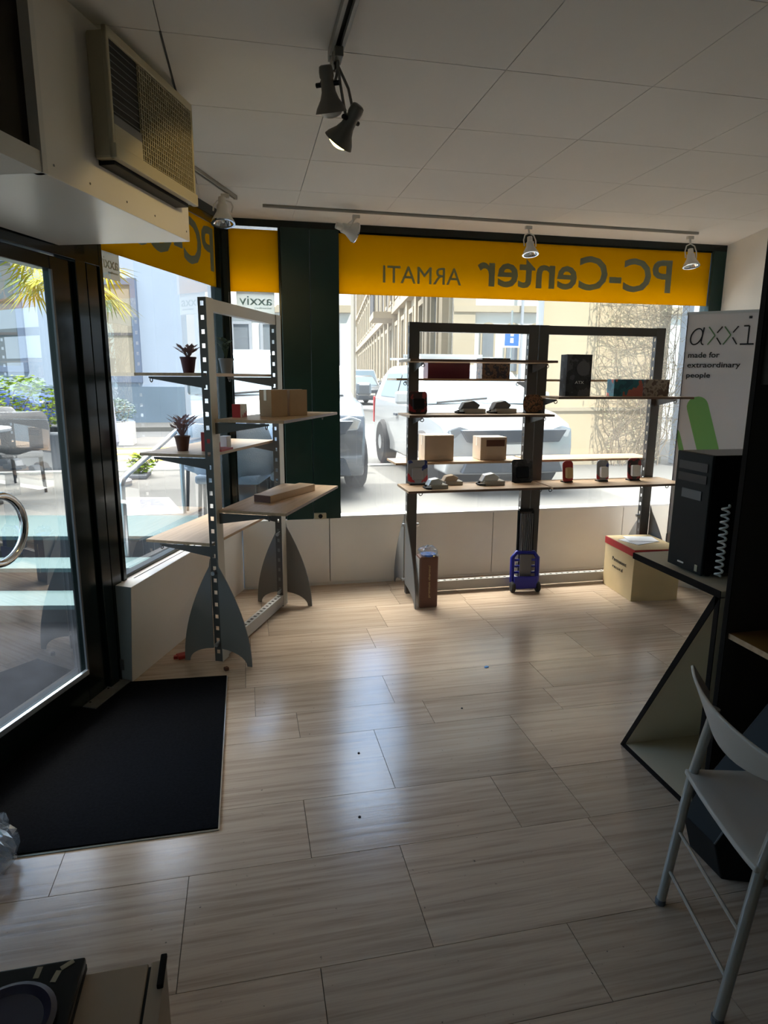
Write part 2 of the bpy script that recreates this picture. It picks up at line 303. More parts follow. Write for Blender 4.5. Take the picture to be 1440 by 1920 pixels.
def lettering(name, body, m, parent, O, R, U, w=None, h=None, bold=0.0, depth=.002, label=None, shear=0):
    """text mesh; bounding box lower-left at O, reading along R, up along U, scaled to width w / height h"""
    cu = bpy.data.curves.new('t', 'FONT'); cu.body = body; cu.size = 1; cu.offset = bold; cu.extrude = .01; cu.resolution_u = 3; cu.shear = shear
    t = bpy.data.objects.new('t', cu); COL.objects.link(t); bpy.context.view_layer.update()
    me = bpy.data.meshes.new_from_object(t.evaluated_get(bpy.context.evaluated_depsgraph_get()))
    bpy.data.objects.remove(t); bpy.data.curves.remove(cu)
    xs = [v.co.x for v in me.vertices]; ys = [v.co.y for v in me.vertices]
    x0, x1, y0, y1 = min(xs), max(xs), min(ys), max(ys)
    if w is None: w = h * (x1 - x0) / (y1 - y0)
    if h is None: h = w * (y1 - y0) / (x1 - x0)
    O, R, U = Vector(O), Vector(R).normalized(), Vector(U).normalized(); N = R.cross(U)
    for v in me.vertices:
        c = v.co; v.co = O + R * ((c.x - x0) / (x1 - x0) * w) + U * ((c.y - y0) / (y1 - y0) * h) + N * (depth * (.5 + .5 * (1 if c.z > 0 else -1)))
    me.materials.append(M[m] if isinstance(m, str) else m)
    o = bpy.data.objects.new(name, me); COL.objects.link(o)
    if parent is not None: o.parent = parent
    if label: o['label'] = label
    return o
def Rz(a): return Matrix.Rotation(a, 4, 'Z')
def T(x, y, z): return Matrix.Translation((x, y, z))

# side wall line (window and door): point at distance s from the front corner, off = metres into the room
A0 = Vector((-.16, 4.98)); UU = Vector((.375, .927)); NN = Vector((.927, -.375))
def WP(s, off=0.0, z=0.0): p = A0 - UU * s + NN * off; return Vector((p.x, p.y, z))
def wbox(mb, s0, s1, o0, o1, z0, z1):
    a = [WP(s0, o0), WP(s1, o0), WP(s1, o1), WP(s0, o1)]
    return mb.prism([(p.x, p.y) for p in a], (0, 0, z1 - z0), (0, 0, z0))

# ================================================================== STRUCTURE
# floor: grout bed plus stone slabs
mb = MB(); mb.box(-2.0, 4.3, -1.8, 5.0, -.12, -.004); g = mb.obj('floor', 'grout'); struct(g)
mb = MB(); rows = [(-1.8, -1.4), (-1.4, -.95), (-.95, -.55), (-.55, -.1), (-.1, .35), (.35, .8), (.8, 1.262), (1.262, 1.523), (1.523, 1.953), (1.953, 2.275), (2.275, 2.73), (2.73, 2.965), (2.965, 3.28), (3.28, 3.66), (3.66, 3.98), (3.98, 4.4), (4.4, 4.75), (4.75, 5.0)]
known = {(1.262, 1.523): [.152, .908, 1.6], (1.523, 1.953): [-.239, .484, 1.22], (1.953, 2.275): [-.672, .17, .952, 1.232], (2.275, 2.73): [.543, 1.232], (2.965, 3.28): [.70, 1.585], (3.28, 3.66): [-.05, 2.01], (.8, 1.262): [-.1, .62, 1.228]}
for r in rows:
    js = known.get(r) or [random.uniform(-1.6, -1.2) + k * .78 for k in range(8)]
    js = sorted(js); x = js[0]
    while x > -2.0: x -= random.uniform(.6, .8); js.insert(0, x)
    x = js[-1]
    while x < 4.3: x += random.uniform(.6, .8); js.append(x)
    js[0] = -2.0; js[-1] = 4.3
    for a, b in zip(js, js[1:]): mb.box(a + .0012, b - .0012, r[0] + .001, r[1] - .001, -.02, 0)
fl = mb.obj('floor_slabs', 'floor', g); fl['label'] = 'polished striped travertine slabs'
# ceiling: void slab + panels
mb = MB(); mb.box(-2.2, 4.6, -1.9, 5.3, CE + .012, CE + .25); c = struct(mb.obj('ceiling', 'void'))
mb = MB(); ys = [1.899 + k * .574 for k in range(-7, 5)] + [5.04]; xs = [-.225 + k * .6 for k in range(-4, 9)]
for i in range(len(ys) - 1):
    for a, b in zip(xs, xs[1:]):
        if i == len(ys) - 2: mb.box(a + .0005, b - .0005, ys[i] + .0015, ys[i + 1], CE, CE + .012)
        else: mb.box(a + .0018, b - .0018, ys[i] + .002, ys[i + 1] - .002, CE, CE + .012)
mb.obj('ceiling_panels', 'ceil', c)
# slim open gap beside the soffit
mb = MB(); mb.prism([(-.229, 2.47), (-.222, 2.47), (-.216, 2.95), (-.224, 2.95)], (0, 0, .002), (0, 0, CE - .002)); mb.obj('ceiling_gap', 'void', c)

# front wall: header, columns, post
mb = MB(); mb.box(-.16, 3.97, 4.96, 5.06, 2.685, CE + .01); f1 = struct(mb.obj('wall_front', 'black_alu'))
mb = MB(); mb.box(.292, .498, 4.95, 5.08, .55, 2.69); mb.box(.502, .713, 4.95, 5.08, .55, 2.69); mb.obj('column_cladding', 'green', f1, bevel=.002)
mb = MB(); mb.box(3.852, 3.975, 4.96, 5.08, .5, 2.69); mb.obj('corner_post', 'green', f1, bevel=.003)
mb = MB(); mb.box(-.165, -.082, 4.955, 5.06, .5, 2.69); mb.obj('corner_mullion', 'black_alu', f1, bevel=.003)
mb = MB(); mb.box(-.3, 4.1, 5.06, 5.16, -.15, .50); mb.obj('outer_parapet', 'plinth', f1)
mb = MB(); mb.box(-.3, 4.1, 4.98, 5.3, 2.70, 3.6); mb.obj('outer_fascia', 'greystone', f1)
# right wall
mb = MB(); mb.prism([(3.97, 4.96), (3.97, 5.3), (4.2, 5.3), (3.05, -1.8), (2.0, -1.8)], (0, 0, CE + .05)); struct(mb.obj('wall_right', 'plaster'))
mb = MB(); mb.box(-2.2, 3.2, -1.95, -1.8, 0, CE + .05); struct(mb.obj('wall_back', 'wallback'))
# left wall behind the door
mb = MB(); wbox(mb, 2.93, 7.4, -.12, .0, 0, CE + .02); wl = struct(mb.obj('wall_left', 'wallback'))
# ledges
mb = MB()
P = lambda x, y, z: Vector((x, y, z))
a, b, cc_, d = P(-.802, 3.546, 0), P(-.656, 3.468, 0), P(-.622, 3.455, .545), P(-.767, 3.538, .545)
far = [P(-.2, 4.97, 0), P(-.055, 4.97, 0), P(-.055, 4.97, .545), P(-.2, 4.97, .545)]
mb.add([a, b, cc_, d] + far, [(0, 1, 2, 3), (7, 6, 5, 4), (1, 5, 6, 2), (2, 6, 7, 3), (3, 7, 4, 0), (0, 4, 5, 1)])
tl = struct(mb.obj('trim_1', 'ledge', bevel=.002))
mb = MB(); o1 = Vector((-.03, -.0535, 0)) * .05
mb.add([a + o1, b + o1, cc_ + o1, d + o1, a, b, cc_, d], [(3, 2, 1, 0), (4, 5, 6, 7), (0, 1, 5, 4), (1, 2, 6, 5), (2, 3, 7, 6), (3, 0, 4, 7)])
mb.obj('end_panel', 'ledgeend', tl, label='grey end panel of the white ledge')
mb = MB(); mb.prism([(-.03, -.03), (.03, -.03), (.03, .03), (-.03, .03)], Vector((-.4, -.8, 0)) * .006, (-.72, 3.497, .10), (.87, -.49, 0), (0, 0, 1)); mb.obj('socket_cover', 'greyplastic', tl)
mb = MB(); mb.prism([(0, 0), (.75, 0), (.75, .006), (0, .006)], (0, 0, .001), (-.63, 3.62, .5455), (.375, .927, 0), (-.927, .375, 0)); mb.obj('vent_slot', 'void', tl)
mb = MB()
for x0, x1 in ((-.05, .62), (.626, 1.995), (2.001, 3.2), (3.206, 3.94)): mb.box(x0, x1, 4.95, 5.06, .025, .55)
mb.box(-.05, 3.94, 4.958, 5.0, 0, .03); tr = struct(mb.obj('trim_2', 'ledge', bevel=.0015))
mb = MB(); mb.box(.715, 3.852, 4.945, 5.06, .55, .566); mb.obj('sill_strip', 'white', tr)
mb = MB(); mb.box(.50, .595, 4.915, 4.95, .556, .60); so_ = tag(mb.obj('wall_socket', 'cream', bevel=.004), 'cream surface socket at the foot of the green column', 'socket')
mb = MB(); mb.lathe([(.017, 0), (.017, .003)], 16, T(.548, 4.915, .578) @ Matrix.Rotation(PI / 2, 4, 'X')); mb.obj('socket_well', 'black', so_)

# windows
def window(n, quads, frame, m):
    mb = MB(); [mb.quad(*q) for q in quads]; o = struct(mb.obj('window_%d' % n, m))
    if frame: mb = MB(); frame(mb); mb.obj('window_frame', 'black_alu', o, bevel=.002)
    return o
window(1, [(P(.713, 5.01, .56), P(3.852, 5.01, .56), P(3.852, 5.01, 2.69), P(.713, 5.01, 2.69))], lambda m_: m_.box(.713, 3.852, 4.985, 5.03, 2.676, 2.692), 'glass')
window(2, [(P(-.082, 5.01, .55), P(.292, 5.01, .55), P(.292, 5.01, 2.69), P(-.082, 5.01, 2.69))], lambda m_: (m_.box(.276, .292, 4.985, 5.03, .55, 2.69), m_.box(-.082, -.07, 4.985, 5.03, .55, 2.69)), 'glass')
def fr3(m_):
    wbox(m_, 0.0, 1.50, .0, .11, 2.675, CE + .005); wbox(m_, 0, .05, -.03, .05, .5, 2.69); wbox(m_, 0.05, 1.5, -.02, .03, .53, .565)
window(3, [(WP(.02, 0, .55), WP(1.50, 0, .55), WP(1.50, 0, 2.69), WP(.02, 0, 2.69))], fr3, 'glassleft')
mb = MB()
wbox(mb, 1.47, 1.50, -.02, .05, 0, 2.3); wbox(mb, 1.50, 1.515, -.04, .03, 0, 2.3); wbox(mb, 1.515, 1.60, -.06, .045, 0, 2.3); wbox(mb, 1.60, 1.612, -.04, .03, 0, 2.3); wbox(mb, 1.612, 1.69, -.06, .05, 0, 2.3)
wbox(mb, 1.50, 2.95, -.06, .05, 2.165, CE); struct(mb.obj('trim_3', 'black_alu', bevel=.003))
# door
mb = MB(); wbox(mb, 1.695, 1.845, -.010, .03, .015, 2.16); wbox(mb, 2.78, 2.92, -.03, .03, .015, 2.16); wbox(mb, 1.845, 2.78, -.03, .03, .015, .165); wbox(mb, 1.845, 2.78, -.03, .03, 2.10, 2.16)
dr = struct(mb.obj('door_1', 'black_alu', bevel=.004))
mb = MB(); mb.quad(WP(1.845, 0, .165), WP(2.78, 0, .165), WP(2.78, 0, 2.10), WP(1.845, 0, 2.10)); mb.obj('door_glass', 'glassdoor', dr)
mb = MB(); wbox(mb, 1.845, 2.78, .022, .04, .165, .19); mb.obj('glazing_bead', 'alu', dr, label='bright aluminium glazing bead at the foot of the pane')
mb = MB(); wbox(mb, 1.838, 1.85, .026, .036, .165, 2.1); mb.obj('glazing_seal', 'greyplastic', dr)
mb = MB(); ctr = WP(2.36, .075, 1.032)
U3 = Vector((UU.x, UU.y, 0))
mb.tube([ctr + U3 * (.137 * math.cos(t)) + Vector((0, 0, .137 * math.sin(t))) for t in [2 * PI * i / 40 for i in range(40)]], .017, 12, closed=True)
for zz in (-1, 1): mb.tube([ctr + Vector((0, 0, zz * .137)), WP(2.36, .0, 1.032 + zz * .137)], .010, 8)
mb.obj('door_handle', 'chrome', dr, smooth=True, label='round chrome ring pull handle')

# entrance mat recessed in the floor + plate
mb = MB(); mb.prism([(-.153, 2.165), (-.153, 3.43), (-.655, 3.455), (-.7675, 3.478), (-1.2775, 2.2175), (-1.2775, 2.165)], (0, 0, .012)); tag(mb.obj('entrance_mat', 'matblack'), 'large black entrance mat in front of the glass door', 'mat')
mb = MB(); mb.tube([(-.151, 3.43, .003), (-.151, 2.162, .003), (-1.18, 2.162, .003)], .004, 6); struct(mb.obj('trim_4', 'alu'))
mb = MB(); mb.prism([(-.885, 3.225), (-.78, 3.172), (-.66, 3.455), (-.80, 3.52)], (0, 0, .006), (0, 0, .0125)); pl = tag(mb.obj('threshold_plate', 'steelplate', bevel=.001), 'scuffed steel plate on the mat beside the door post', 'plate')
[MB().lathe([(.006, 0), (.006, .002)], 10, T(x, y, .0185)).obj('screw', 'black', pl) for x, y in ((-.82, 3.24), (-.76, 3.38))]

# soffit box with air conditioner
SD = Vector((-.275, -.726)).normalized(); SN = Vector((SD.y, -SD.x)) # along face away from the window / into wall
def SP(t, off, z): p = Vector((-.205, 3.06)) + SD * t + SN * off; return Vector((p.x, p.y, z))
def sbox(mb, t0, t1, o0, o1, z0, z1):
    q = [SP(t0, o0, 0), SP(t1, o0, 0), SP(t1, o1, 0), SP(t0, o1, 0)]; return mb.prism([(p.x, p.y) for p in q], (0, 0, z1 - z0), (0, 0, z0))
if SN.x > 0: SN = -SN
mb = MB(); sbox(mb, 0, .955, 0, .62, 2.205, CE - .001); sf = struct(mb.obj('wall_soffit', 'soffit', bevel=.002))
mb = MB(); sbox(mb, .955, 4.5, .03, .62, 2.262, CE - .001); mb.obj('dark_side_panel', 'darkpanel', sf)
mb = MB(); sbox(mb, .955, 4.5, .0, .62, 2.205, 2.262); sbox(mb, .935, .957, -.004, .03, 2.205, CE - .001); mb.obj('lower_rail', 'plaster', sf)
for t_ in (.03, .3, .5, .72, .9): MB().lathe([(.004, 0), (.004, .002)], 8, Matrix.Translation(SP(t_, -.001, 2.24)) @ Vector((SN.x, SN.y, 0)).to_track_quat('Z', 'Y').to_matrix().to_4x4()).obj('screw', 'greyplastic', sf)
ac = thing('air_conditioner', 'beige window air conditioner built into the white ceiling soffit', 'air conditioner', SP(.42, 0, 2.5))
def acbox(mb, t0, t1, o0, o1, z0, z1):
    q = [SP(t0, o0, 0) - SP(.42, 0, 0), SP(t1, o0, 0) - SP(.42, 0, 0), SP(t1, o1, 0) - SP(.42, 0, 0), SP(t0, o1, 0) - SP(.42, 0, 0)]
    return mb.prism([(p.x, p.y) for p in q], (0, 0, z1 - z0), (0, 0, z0 - 2.5))
# front face stands 6 cm proud; t runs away from the window: .10 .. .70
F = -.075
mb = MB(); acbox(mb, .10, .685, F + .01, .0, 2.325, 2.695); mb.obj('housing', 'cream', ac, bevel=.008)
mb = MB(); acbox(mb, .09, .70, F - .004, F + .012, 2.672, 2.70); acbox(mb, .09, .70, F - .012, F + .012, 2.32, 2.365); acbox(mb, .683, .70, F - .004, F + .012, 2.32, 2.70); acbox(mb, .09, .105, F - .004, F + .012, 2.32, 2.70); mb.obj('front_bezel', 'cream', ac, bevel=.004)
mb = MB(); acbox(mb, .51, .682, F + .004, F + .014, 2.455, 2.672); mb.obj('louvre_recess', 'black', ac)
mb = MB()
for k in range(10): acbox(mb, .51, .682, F + .002, F + .004, 2.463 + k * .021, 2.465 + k * .021)
mb.obj('louvre_slats', 'greyplastic', ac)
mb = MB(); acbox(mb, .51, .683, F - .003, F + .01, 2.425, 2.452); mb.obj('control_strip', 'greyplastic', ac, label='grey control strip under the louvres')
mb = MB(); acbox(mb, .51, .683, F - .003, F + .01, 2.365, 2.425); mb.obj('control_door', 'cream', ac)
mb = MB(); acbox(mb, .107, .508, F + .002, F + .01, 2.367, 2.670)
for k in range(26): acbox(mb, .107 + k * .0157, .1095 + k * .0157, F - .002, F + .003, 2.367, 2.670)
for k in range(19): acbox(mb, .107, .508, F - .0015, F + .003, 2.372 + k * .0162, 2.3748 + k * .0162)
mb.obj('intake_grille', 'creamdark', ac)
mb = MB(); acbox(mb, .12, .66, F + .02, -.0, 2.312, 2.328); mb.obj('mounting_tray', 'black', ac)

# ================================================================== SIGNS IN THE WINDOWS
def fascia(label, mk, letters):
    mb = MB(); mk(mb); o = tag(mb.obj('sign_panel', 'yellow'), label, 'sign'); letters(o); return o
fascia('long translucent yellow sign panel across the front window, reversed shop name', lambda m_: m_.box(.716, 3.846, 4.990, 5.0, 2.253, 2.679),
 lambda o: (lettering('lettering', 'PC-Center', 'olive', o, (3.49, 4.987, 2.342), (-1, 0, 0), (0, 0, 1), w=1.69, h=.262, bold=.018), lettering('lettering', 'ARMATI', 'olive', o, (1.668, 4.987, 2.345), (-1, 0, 0), (0, 0, 1), w=.616, h=.122)))
fascia('short plain yellow sign panel in the narrow window left of the green column', lambda m_: m_.box(-.076, .278, 4.990, 5.0, 2.245, 2.672), lambda o: None)
def wl_(m_):
    wbox(m_, .055, 1.46, .006, .016, 2.262, 2.672)
n3 = Vector((NN.x, NN.y, 0))
fascia('yellow sign panel on the side window beneath the air conditioner', wl_,
 lambda o: lettering('lettering', 'PC-Cent', 'olive', o, WP(.085, .019, 2.355), -U3, (0, 0, 1), w=1.36, h=.29, bold=.018))
# hanging double-faced signs
def hang(label, O, R, w, h, lab):
    R = Vector(R).normalized(); N = R.cross(Vector((0, 0, 1)))
    mb = MB(); mb.prism([(0, 0), (w, 0), (w, h), (0, h)], N * .004, O, R, (0, 0, 1)); o = tag(mb.obj('hanging_sign', 'whitefilm'), label, 'sign')
    q = Vector(O) + N * -.0005 + R * (w * .93) + Vector((0, 0, h * .38))
    lettering('lettering', 'axxiv', 'olive', o, q + N * .006, -R, (0, 0, 1), w=w * .86, h=h * .42, bold=.005)
    lettering('lettering', 'extraordinary', 'olive', o, q + N * .006 - Vector((0, 0, h * .2)) - R * w * .02, -R, (0, 0, 1), w=w * .45, h=h * .12)
    return o
hang('small pale hanging sign with reversed letters in the narrow window', (-.03, 4.982, 2.095), (1, 0, 0), .27, .15, 0)
hang('small pale sign hanging beneath the soffit beside the door post', WP(1.415, -.02, 2.135), U3, .2, .135, 0)

# ================================================================== CEILING LIGHTS
def track(label, p0, p1, w=.018, h=.03):
    p0, p1 = Vector(p0), Vector(p1); d = (p1 - p0).normalized(); n = Vector((-d.y, d.x, 0)); mid = (p0 + p1) / 2
    o = thing('light_track', label, 'light track', mid); a, b = p0 - mid, p1 - mid; L = (b - a).length; g = w * .45
    mb = MB()
    for s_ in (-1, 1): mb.prism([(-w if s_ < 0 else g, 0), (-g if s_ < 0 else w, 0), (-g if s_ < 0 else w, L), (-w if s_ < 0 else g, L)], (0, 0, -h), a, n, d)
    mb.prism([(-w, 0), (w, 0), (w, L), (-w, L)], (0, 0, -h * .2), a, n, d); mb.obj('rail', 'trackgrey', o)
    mb = MB(); mb.prism([(-g, 0), (g, 0), (g, L), (-g, L)], (0, 0, -h * .12), a - Vector((0, 0, h * .2)), n, d); mb.obj('conductor_channel', 'black', o)
    for e_ in (a, b): MB().cbox((e_.x, e_.y, -h * .55), (w * 1.9, w * 1.9, h * 1.05)).obj('end_cap', 'trackgrey', o)
    return o
Zc = CE
track('long aluminium light track running from overhead to the pair of grey spotlights', (.362, -.6, Zc), (.345, 2.46, Zc), .022)
track('short light track beside the soffit end', (-.30, 3.66, Zc), (-.01, 4.39, Zc), .012, .02)
track('light track along the front window ceiling edge', (.17, 4.555, Zc), (3.40, 4.595, Zc), .010, .016)
def bell_spot(label, top, piv, dirn, lit):
    """large bell shaped track spotlight"""
    top, piv, dirn = Vector(top), Vector(piv), Vector(dirn).normalized()
    o = thing('spotlight', label, 'spotlight', top, group='track spotlights'); p = piv - top
    MB().cbox((0, 0, -.015), (.03, .07, .03)).obj('track_adapter', 'lamp', o, bevel=.003)
    q = dirn.to_track_quat('-Z', 'Y').to_matrix().to_4x4(); mt = Matrix.Translation(p) @ q @ Matrix.Scale(.72, 4)
    side = (q @ Vector((1, 0, 0, 0))).to_3d()
    mb = MB()
    for s_ in (-1, 1): mb.tube([Vector((0, 0, -.02)), Vector((0, 0, -.045)), p * .5 + side * .022 * s_, p + side * .027 * s_], .005, 6)
    mb.obj('yoke', 'lamp', o, smooth=True)
    mb = MB(); mb.lathe([(.022, .075), (.03, .07), (.034, .05), (.034, .028), (.03, .02), (.032, .0), (.034, -.03), (.045, -.06), (.068, -.095), (.076, -.115), (.073, -.115), (.064, -.094), (.04, -.06), (.028, -.03)], 28, mt, cap=False)
    mb.lathe([(.0001, .076), (.022, .075)], 28, mt, cap=False); mb.obj('lamp_shade', 'lamp', o, smooth=True)
    for s_ in (-1, 1): MB().tube([p + side * .024 * s_, p + side * .042 * s_], .008, 8).obj('pivot_knob', 'black', o)
    mb = MB(); mb.lathe([(.002, -.045), (.03, -.06), (.052, -.09), (.055, -.112), (.042, -.128), (.02, -.137), (.001, -.139)], 24, mt); mb.obj('bulb', 'bulb' if lit else 'bulboff', o, smooth=True, label='lit yellow reflector bulb' if lit else None)
    if lit:
        ld = bpy.data.lights.new('bulb_light', 'SPOT'); ld.energy = 5; ld.color = (1, .72, .3); ld.spot_size = 2.2; ld.shadow_soft_size = .04; lo = bpy.data.objects.new('bulb_light', ld); COL.objects.link(lo); lo.parent = o; lo.matrix_local = Matrix.Translation(p + dirn * .112) @ q
    return o
bell_spot('upper of the two grey bell spotlights near the air conditioner', (.345, 2.44, Zc - .03), (.315, 2.42, 2.61), (.2, .35, -1), False)
bell_spot('lower lit grey bell spotlight with a yellow bulb', (.347, 2.40, Zc - .03), (.40, 2.46, 2.52), (-.55, .6, -.85), True)
def halo_spot(label, top, piv, dirn, s=1.0, mtl='lampwhite'):
    top, piv, dirn = Vector(top), Vector(piv), Vector(dirn).normalized()
    o = thing('spotlight', label, 'spotlight', top, group='track spotlights'); p = piv - top
    MB().cbox((0, 0, -.012), (.05, .026, .024)).obj('track_adapter', mtl, o, bevel=.003)
    q = dirn.to_track_quat('-Z', 'Y').to_matrix().to_4x4(); mt = Matrix.Translation(p) @ q; side = (q @ Vector((1, 0, 0, 0))).to_3d()
    mb = MB(); mb.tube([Vector((0, 0, -.02)), p * .35], .007, 8)
    for s_ in (-1, 1): mb.tube([p * .35, p * .45 + side * .03 * s * s_, p * .7 + side * .042 * s * s_, p + side * .04 * s * s_], .0045, 6)
    mb.obj('yoke', mtl, o, smooth=True)
    mb = MB(); mb.lathe([(r * s, z * s) for r, z in [(.0001, .062), (.016, .06), (.018, .03), (.024, .025), (.026, -.002), (.036, -.02), (.05, -.045), (.05, -.052), (.046, -.052)]], 28, mt, cap=False); mb.obj('lamp_shade', mtl, o, smooth=True)
    mb = MB(); mb.lathe([(r * s, z * s) for r, z in [(.046, -.050), (.036, -.035), (.02, -.02), (.0001, -.014)]], 28, mt, cap=False); mb.obj('reflector', 'lampchrome', o, smooth=True)
    mb = MB(); mb.lathe([(.009 * s, -.012 * s), (.012 * s, -.035 * s), (.006 * s, -.05 * s)], 12, mt); mb.obj('bulb', 'bulboff', o, smooth=True)
    mb = MB(); mb.lathe([(r * s, z * s) for r, z in [(.044, -.05), (.053, -.05), (.053, -.056), (.044, -.056)]], 28, mt, cap=False); mb.obj('rim', 'chrome', o, smooth=True)
    return o
halo_spot('grey spotlight hanging on the short track beside the soffit', (-.07, 4.25, Zc - .03), (-.085, 4.1, 2.575), (.02, -.2, -1), 1.3)
halo_spot('white spotlight turned sideways at the left end of the window track', (.775, 4.56, Zc - .03), (.70, 4.50, 2.60), (1, .25, -.25), 1.25)
halo_spot('spotlight over the middle of the yellow sign', (2.025, 4.58, Zc - .03), (2.03, 4.55, 2.565), (.0, -.22, -1), 1.1)
halo_spot('spotlight at the right end of the window track', (3.345, 4.594, Zc - .03), (3.335, 4.55, 2.54), (.0, -.22, -1), 1.15)

# ================================================================== DISPLAY RACKS
PITCH = .072
def post(mb, x, z0, z1):
    hx, hy, ho = .038, .023, .010
    mb.box(x - hx, x + hx, -hy, -hy + .003, z0, z1)          # closed web on the room side, open channel on the window side
    for xa in (x - hx, x + hx - .003):
        mb.box(xa, xa + .003, -hy + .003, -ho, z0, z1); mb.box(xa, xa + .003, ho, hy, z0, z1); z = z0
        while z < z1:
            t = min(z + PITCH - .024, z1); mb.box(xa, xa + .003, -ho, ho, z, t); z += PITCH
def rack(label, loc, rz, x0, x1, fin, postm='rackdark', beam='rackbeam', finm='rackgrey', fins=(True, True), H=2.045):
    o = thing('display_rack', label, 'display rack', loc, rz)
    for x in (x0, x1):
        mb = MB(); post(mb, x, .01, H); p_ = mb.obj('post', postm, o)
        if beam == 'rackbeam': MB().box(x - .038, x + .038, -.026, -.0232, .01, H).obj('painted_lit_side', 'rackbeam', p_, label='side face of the post, coloured lighter to imitate daylight on it')  # lighter plate paints daylight onto the room side of the post
    mb = MB(); mb.box(x0 + .038, x1 - .038, -.02, .02, H - .065, H - .002); mb.obj('top_beam', beam, o)
    mb = MB(); hx = .0; z0 = .02
    mb.box(x0 + .038, x1 - .038, -.023, -.010, z0, z0 + .075); mb.box(x0 + .038, x1 - .038, .010, .023, z0, z0 + .075); mb.box(x0 + .038, x1 - .038, -.022, .022, z0, z0 + .02)
    x = x0 + .04
    while x < x1 - .06: mb.box(x, x + .03, -.011, .011, z0 + .068, z0 + .075); x += .05
    mb.obj('base_beam', 'beamgrey', o)
    for x, on in zip((x0, x1), fins):
        if not on: continue
        n = 14; pts = []
        for i in range(n + 1):
            t = i / n; z = .63 * (1 - t) + .0 * t; y = fin * math.sin(t * PI / 2) ** .9; pts.append((y, z))
        right = [(max(y, .022), z) for y, z in pts]
        inner = [(fin - .03, 0.0)] + [((fin - .03) * math.cos(a_), .095 * math.sin(a_)) for a_ in [PI / 2 * k / 8 for k in range(1, 8)]] + [(.024, .095)]
        for s_ in (-1, 1):
            poly = [(s_ * a_, b_) for a_, b_ in right + inner]
            m2 = MB(); m2.prism(poly, (.006, 0, 0), (x - .003 + (-.045 if x == x0 else .045), 0, 0), (0, 1, 0), (0, 0, 1)); m2.obj('foot_fin', finm, o)
        for zz in (.12, .55): MB().tube([(x - .065, 0, zz), (x + .06, 0, zz)], .012, 10).obj('bolt', 'steel', o)
    return o
def shelf(o, side, xa, xb, z, depth, x0, x1, m='wood'):
    mb = MB(); ya, yb = (.028, .028 + depth) if side > 0 else (-.028 - depth, -.028)
    mb.box(xa, xb, ya, yb, z - .008, z + .008); sh = mb.obj('shelf_board', m, o)
    mb = MB(); mb.box(xa - .001, xb + .001, ya - .001 if side < 0 else yb - .001, (ya + .001) if side < 0 else yb + .001, z - .008, z + .0075); mb.obj('edge_band', 'woodedge', sh)
    for x in (x0, x1):
        mb = MB(); poly = [(.02 * side, -.012), ((depth - .06) * side, -.012), ((depth - .06) * side, -.022), (.02 * side, -.075)]
        mb.prism(poly, (.004, 0, 0), (x - .002 + (-.0 if x == x0 else .0), 0, z), (0, 1, 0), (0, 0, 1))
        mb.tube([Vector((x + .012 * math.cos(a_), (depth - .075) * side, z - .03 + .012 * math.sin(a_))) for a_ in [2 * PI * k / 12 for k in range(12)]], .003, 5, closed=True)
        mb.obj('bracket', 'rackdark', o)
    return sh
# rack A beside the left window (local x runs from near post to far post; local -y is the room side)
AZ = math.radians(90 - 24.8)
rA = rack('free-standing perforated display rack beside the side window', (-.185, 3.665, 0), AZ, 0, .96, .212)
for sd_, z in ((-1, 1.403), (-1, .900), (1, 1.650), (1, 1.205), (1, .700)): shelf(rA, sd_, -.01 if sd_ < 0 else .0, .965, z, .40 if sd_ < 0 else .42, 0, .96)
def A(x, y, z): v = Rz(AZ) @ Vector((x, y, 0)); return (v.x - .185, v.y + 3.665, z)
# rack B in front of the window: two bays
BY = 4.615
rB1 = rack('left bay of the backlit dark display rack in front of the window', (0, BY, 0), 0, 1.20, 2.115, .345, beam='rackdark', H=2.03, fins=(True, False))
rB2 = rack('right bay of the backlit dark display rack in front of the window', (0, BY, 0), 0, 2.197, 3.172, .345, beam='rackdark', H=2.03, fins=(False, True))
for rb, x0, x1, lst in ((rB1, 1.20, 2.115, ((-1, 1.757), (-1, 1.385), (-1, .864), (1, 1.630), (1, 1.010))), (rB2, 2.197, 3.172, ((-1, 1.508), (-1, .862), (1, 1.630), (1, 1.012)))):
    for sd_, z in lst: shelf(rb, sd_, x0 - .115 if rb is rB1 else x0 - .03, x1 + .03 if rb is rB1 else x1 + .08, z, .34 if sd_ < 0 else .31, x0, x1)

# ------------------------------------------------------------------ goods
def carton(label, loc, d, m='cardboard', rz=0, cat='box', group=None, name='carton', flaps=True, tape='tape'):
    o = thing(name, label, cat, loc, rz, group)
    mb = MB(); mb.box(-d[0] / 2, d[0] / 2, -d[1] / 2, d[1] / 2, 0, d[2]); mb.obj('body', m, o, bevel=.002)
    if flaps:
        mb = MB(); mb.box(-d[0] / 2 + .002, d[0] / 2 - .002, -.012, .012, d[2], d[2] + .0012); mb.box(-d[0] / 2 - .0012, -d[0] / 2, -.012, .012, d[2] * .6, d[2] + .0012); mb.obj('tape_strip', tape, o)
    return o
zA = 1.411
carton('left of the two small brown cartons on the upper room-side shelf', A(.36, -.22, zA), (.115, .12, .155), rz=AZ - .55, group='two brown cartons')
carton('right of the two small brown cartons on the upper room-side shelf', A(.50, -.29, zA), (.125, .12, .155), rz=AZ - .62, group='two brown cartons')
o = carton('long flat brown wooden-looking box on the lower room-side shelf', A(.50, -.23, .908), (.50, .12, .045), 'wood', rz=AZ - .22, name='flat_box', flaps=False)
MB().box(-.252, -.25, -.058, .058, .002, .043).obj('end_label', 'darkbrown', o, label='dark brown printed end')
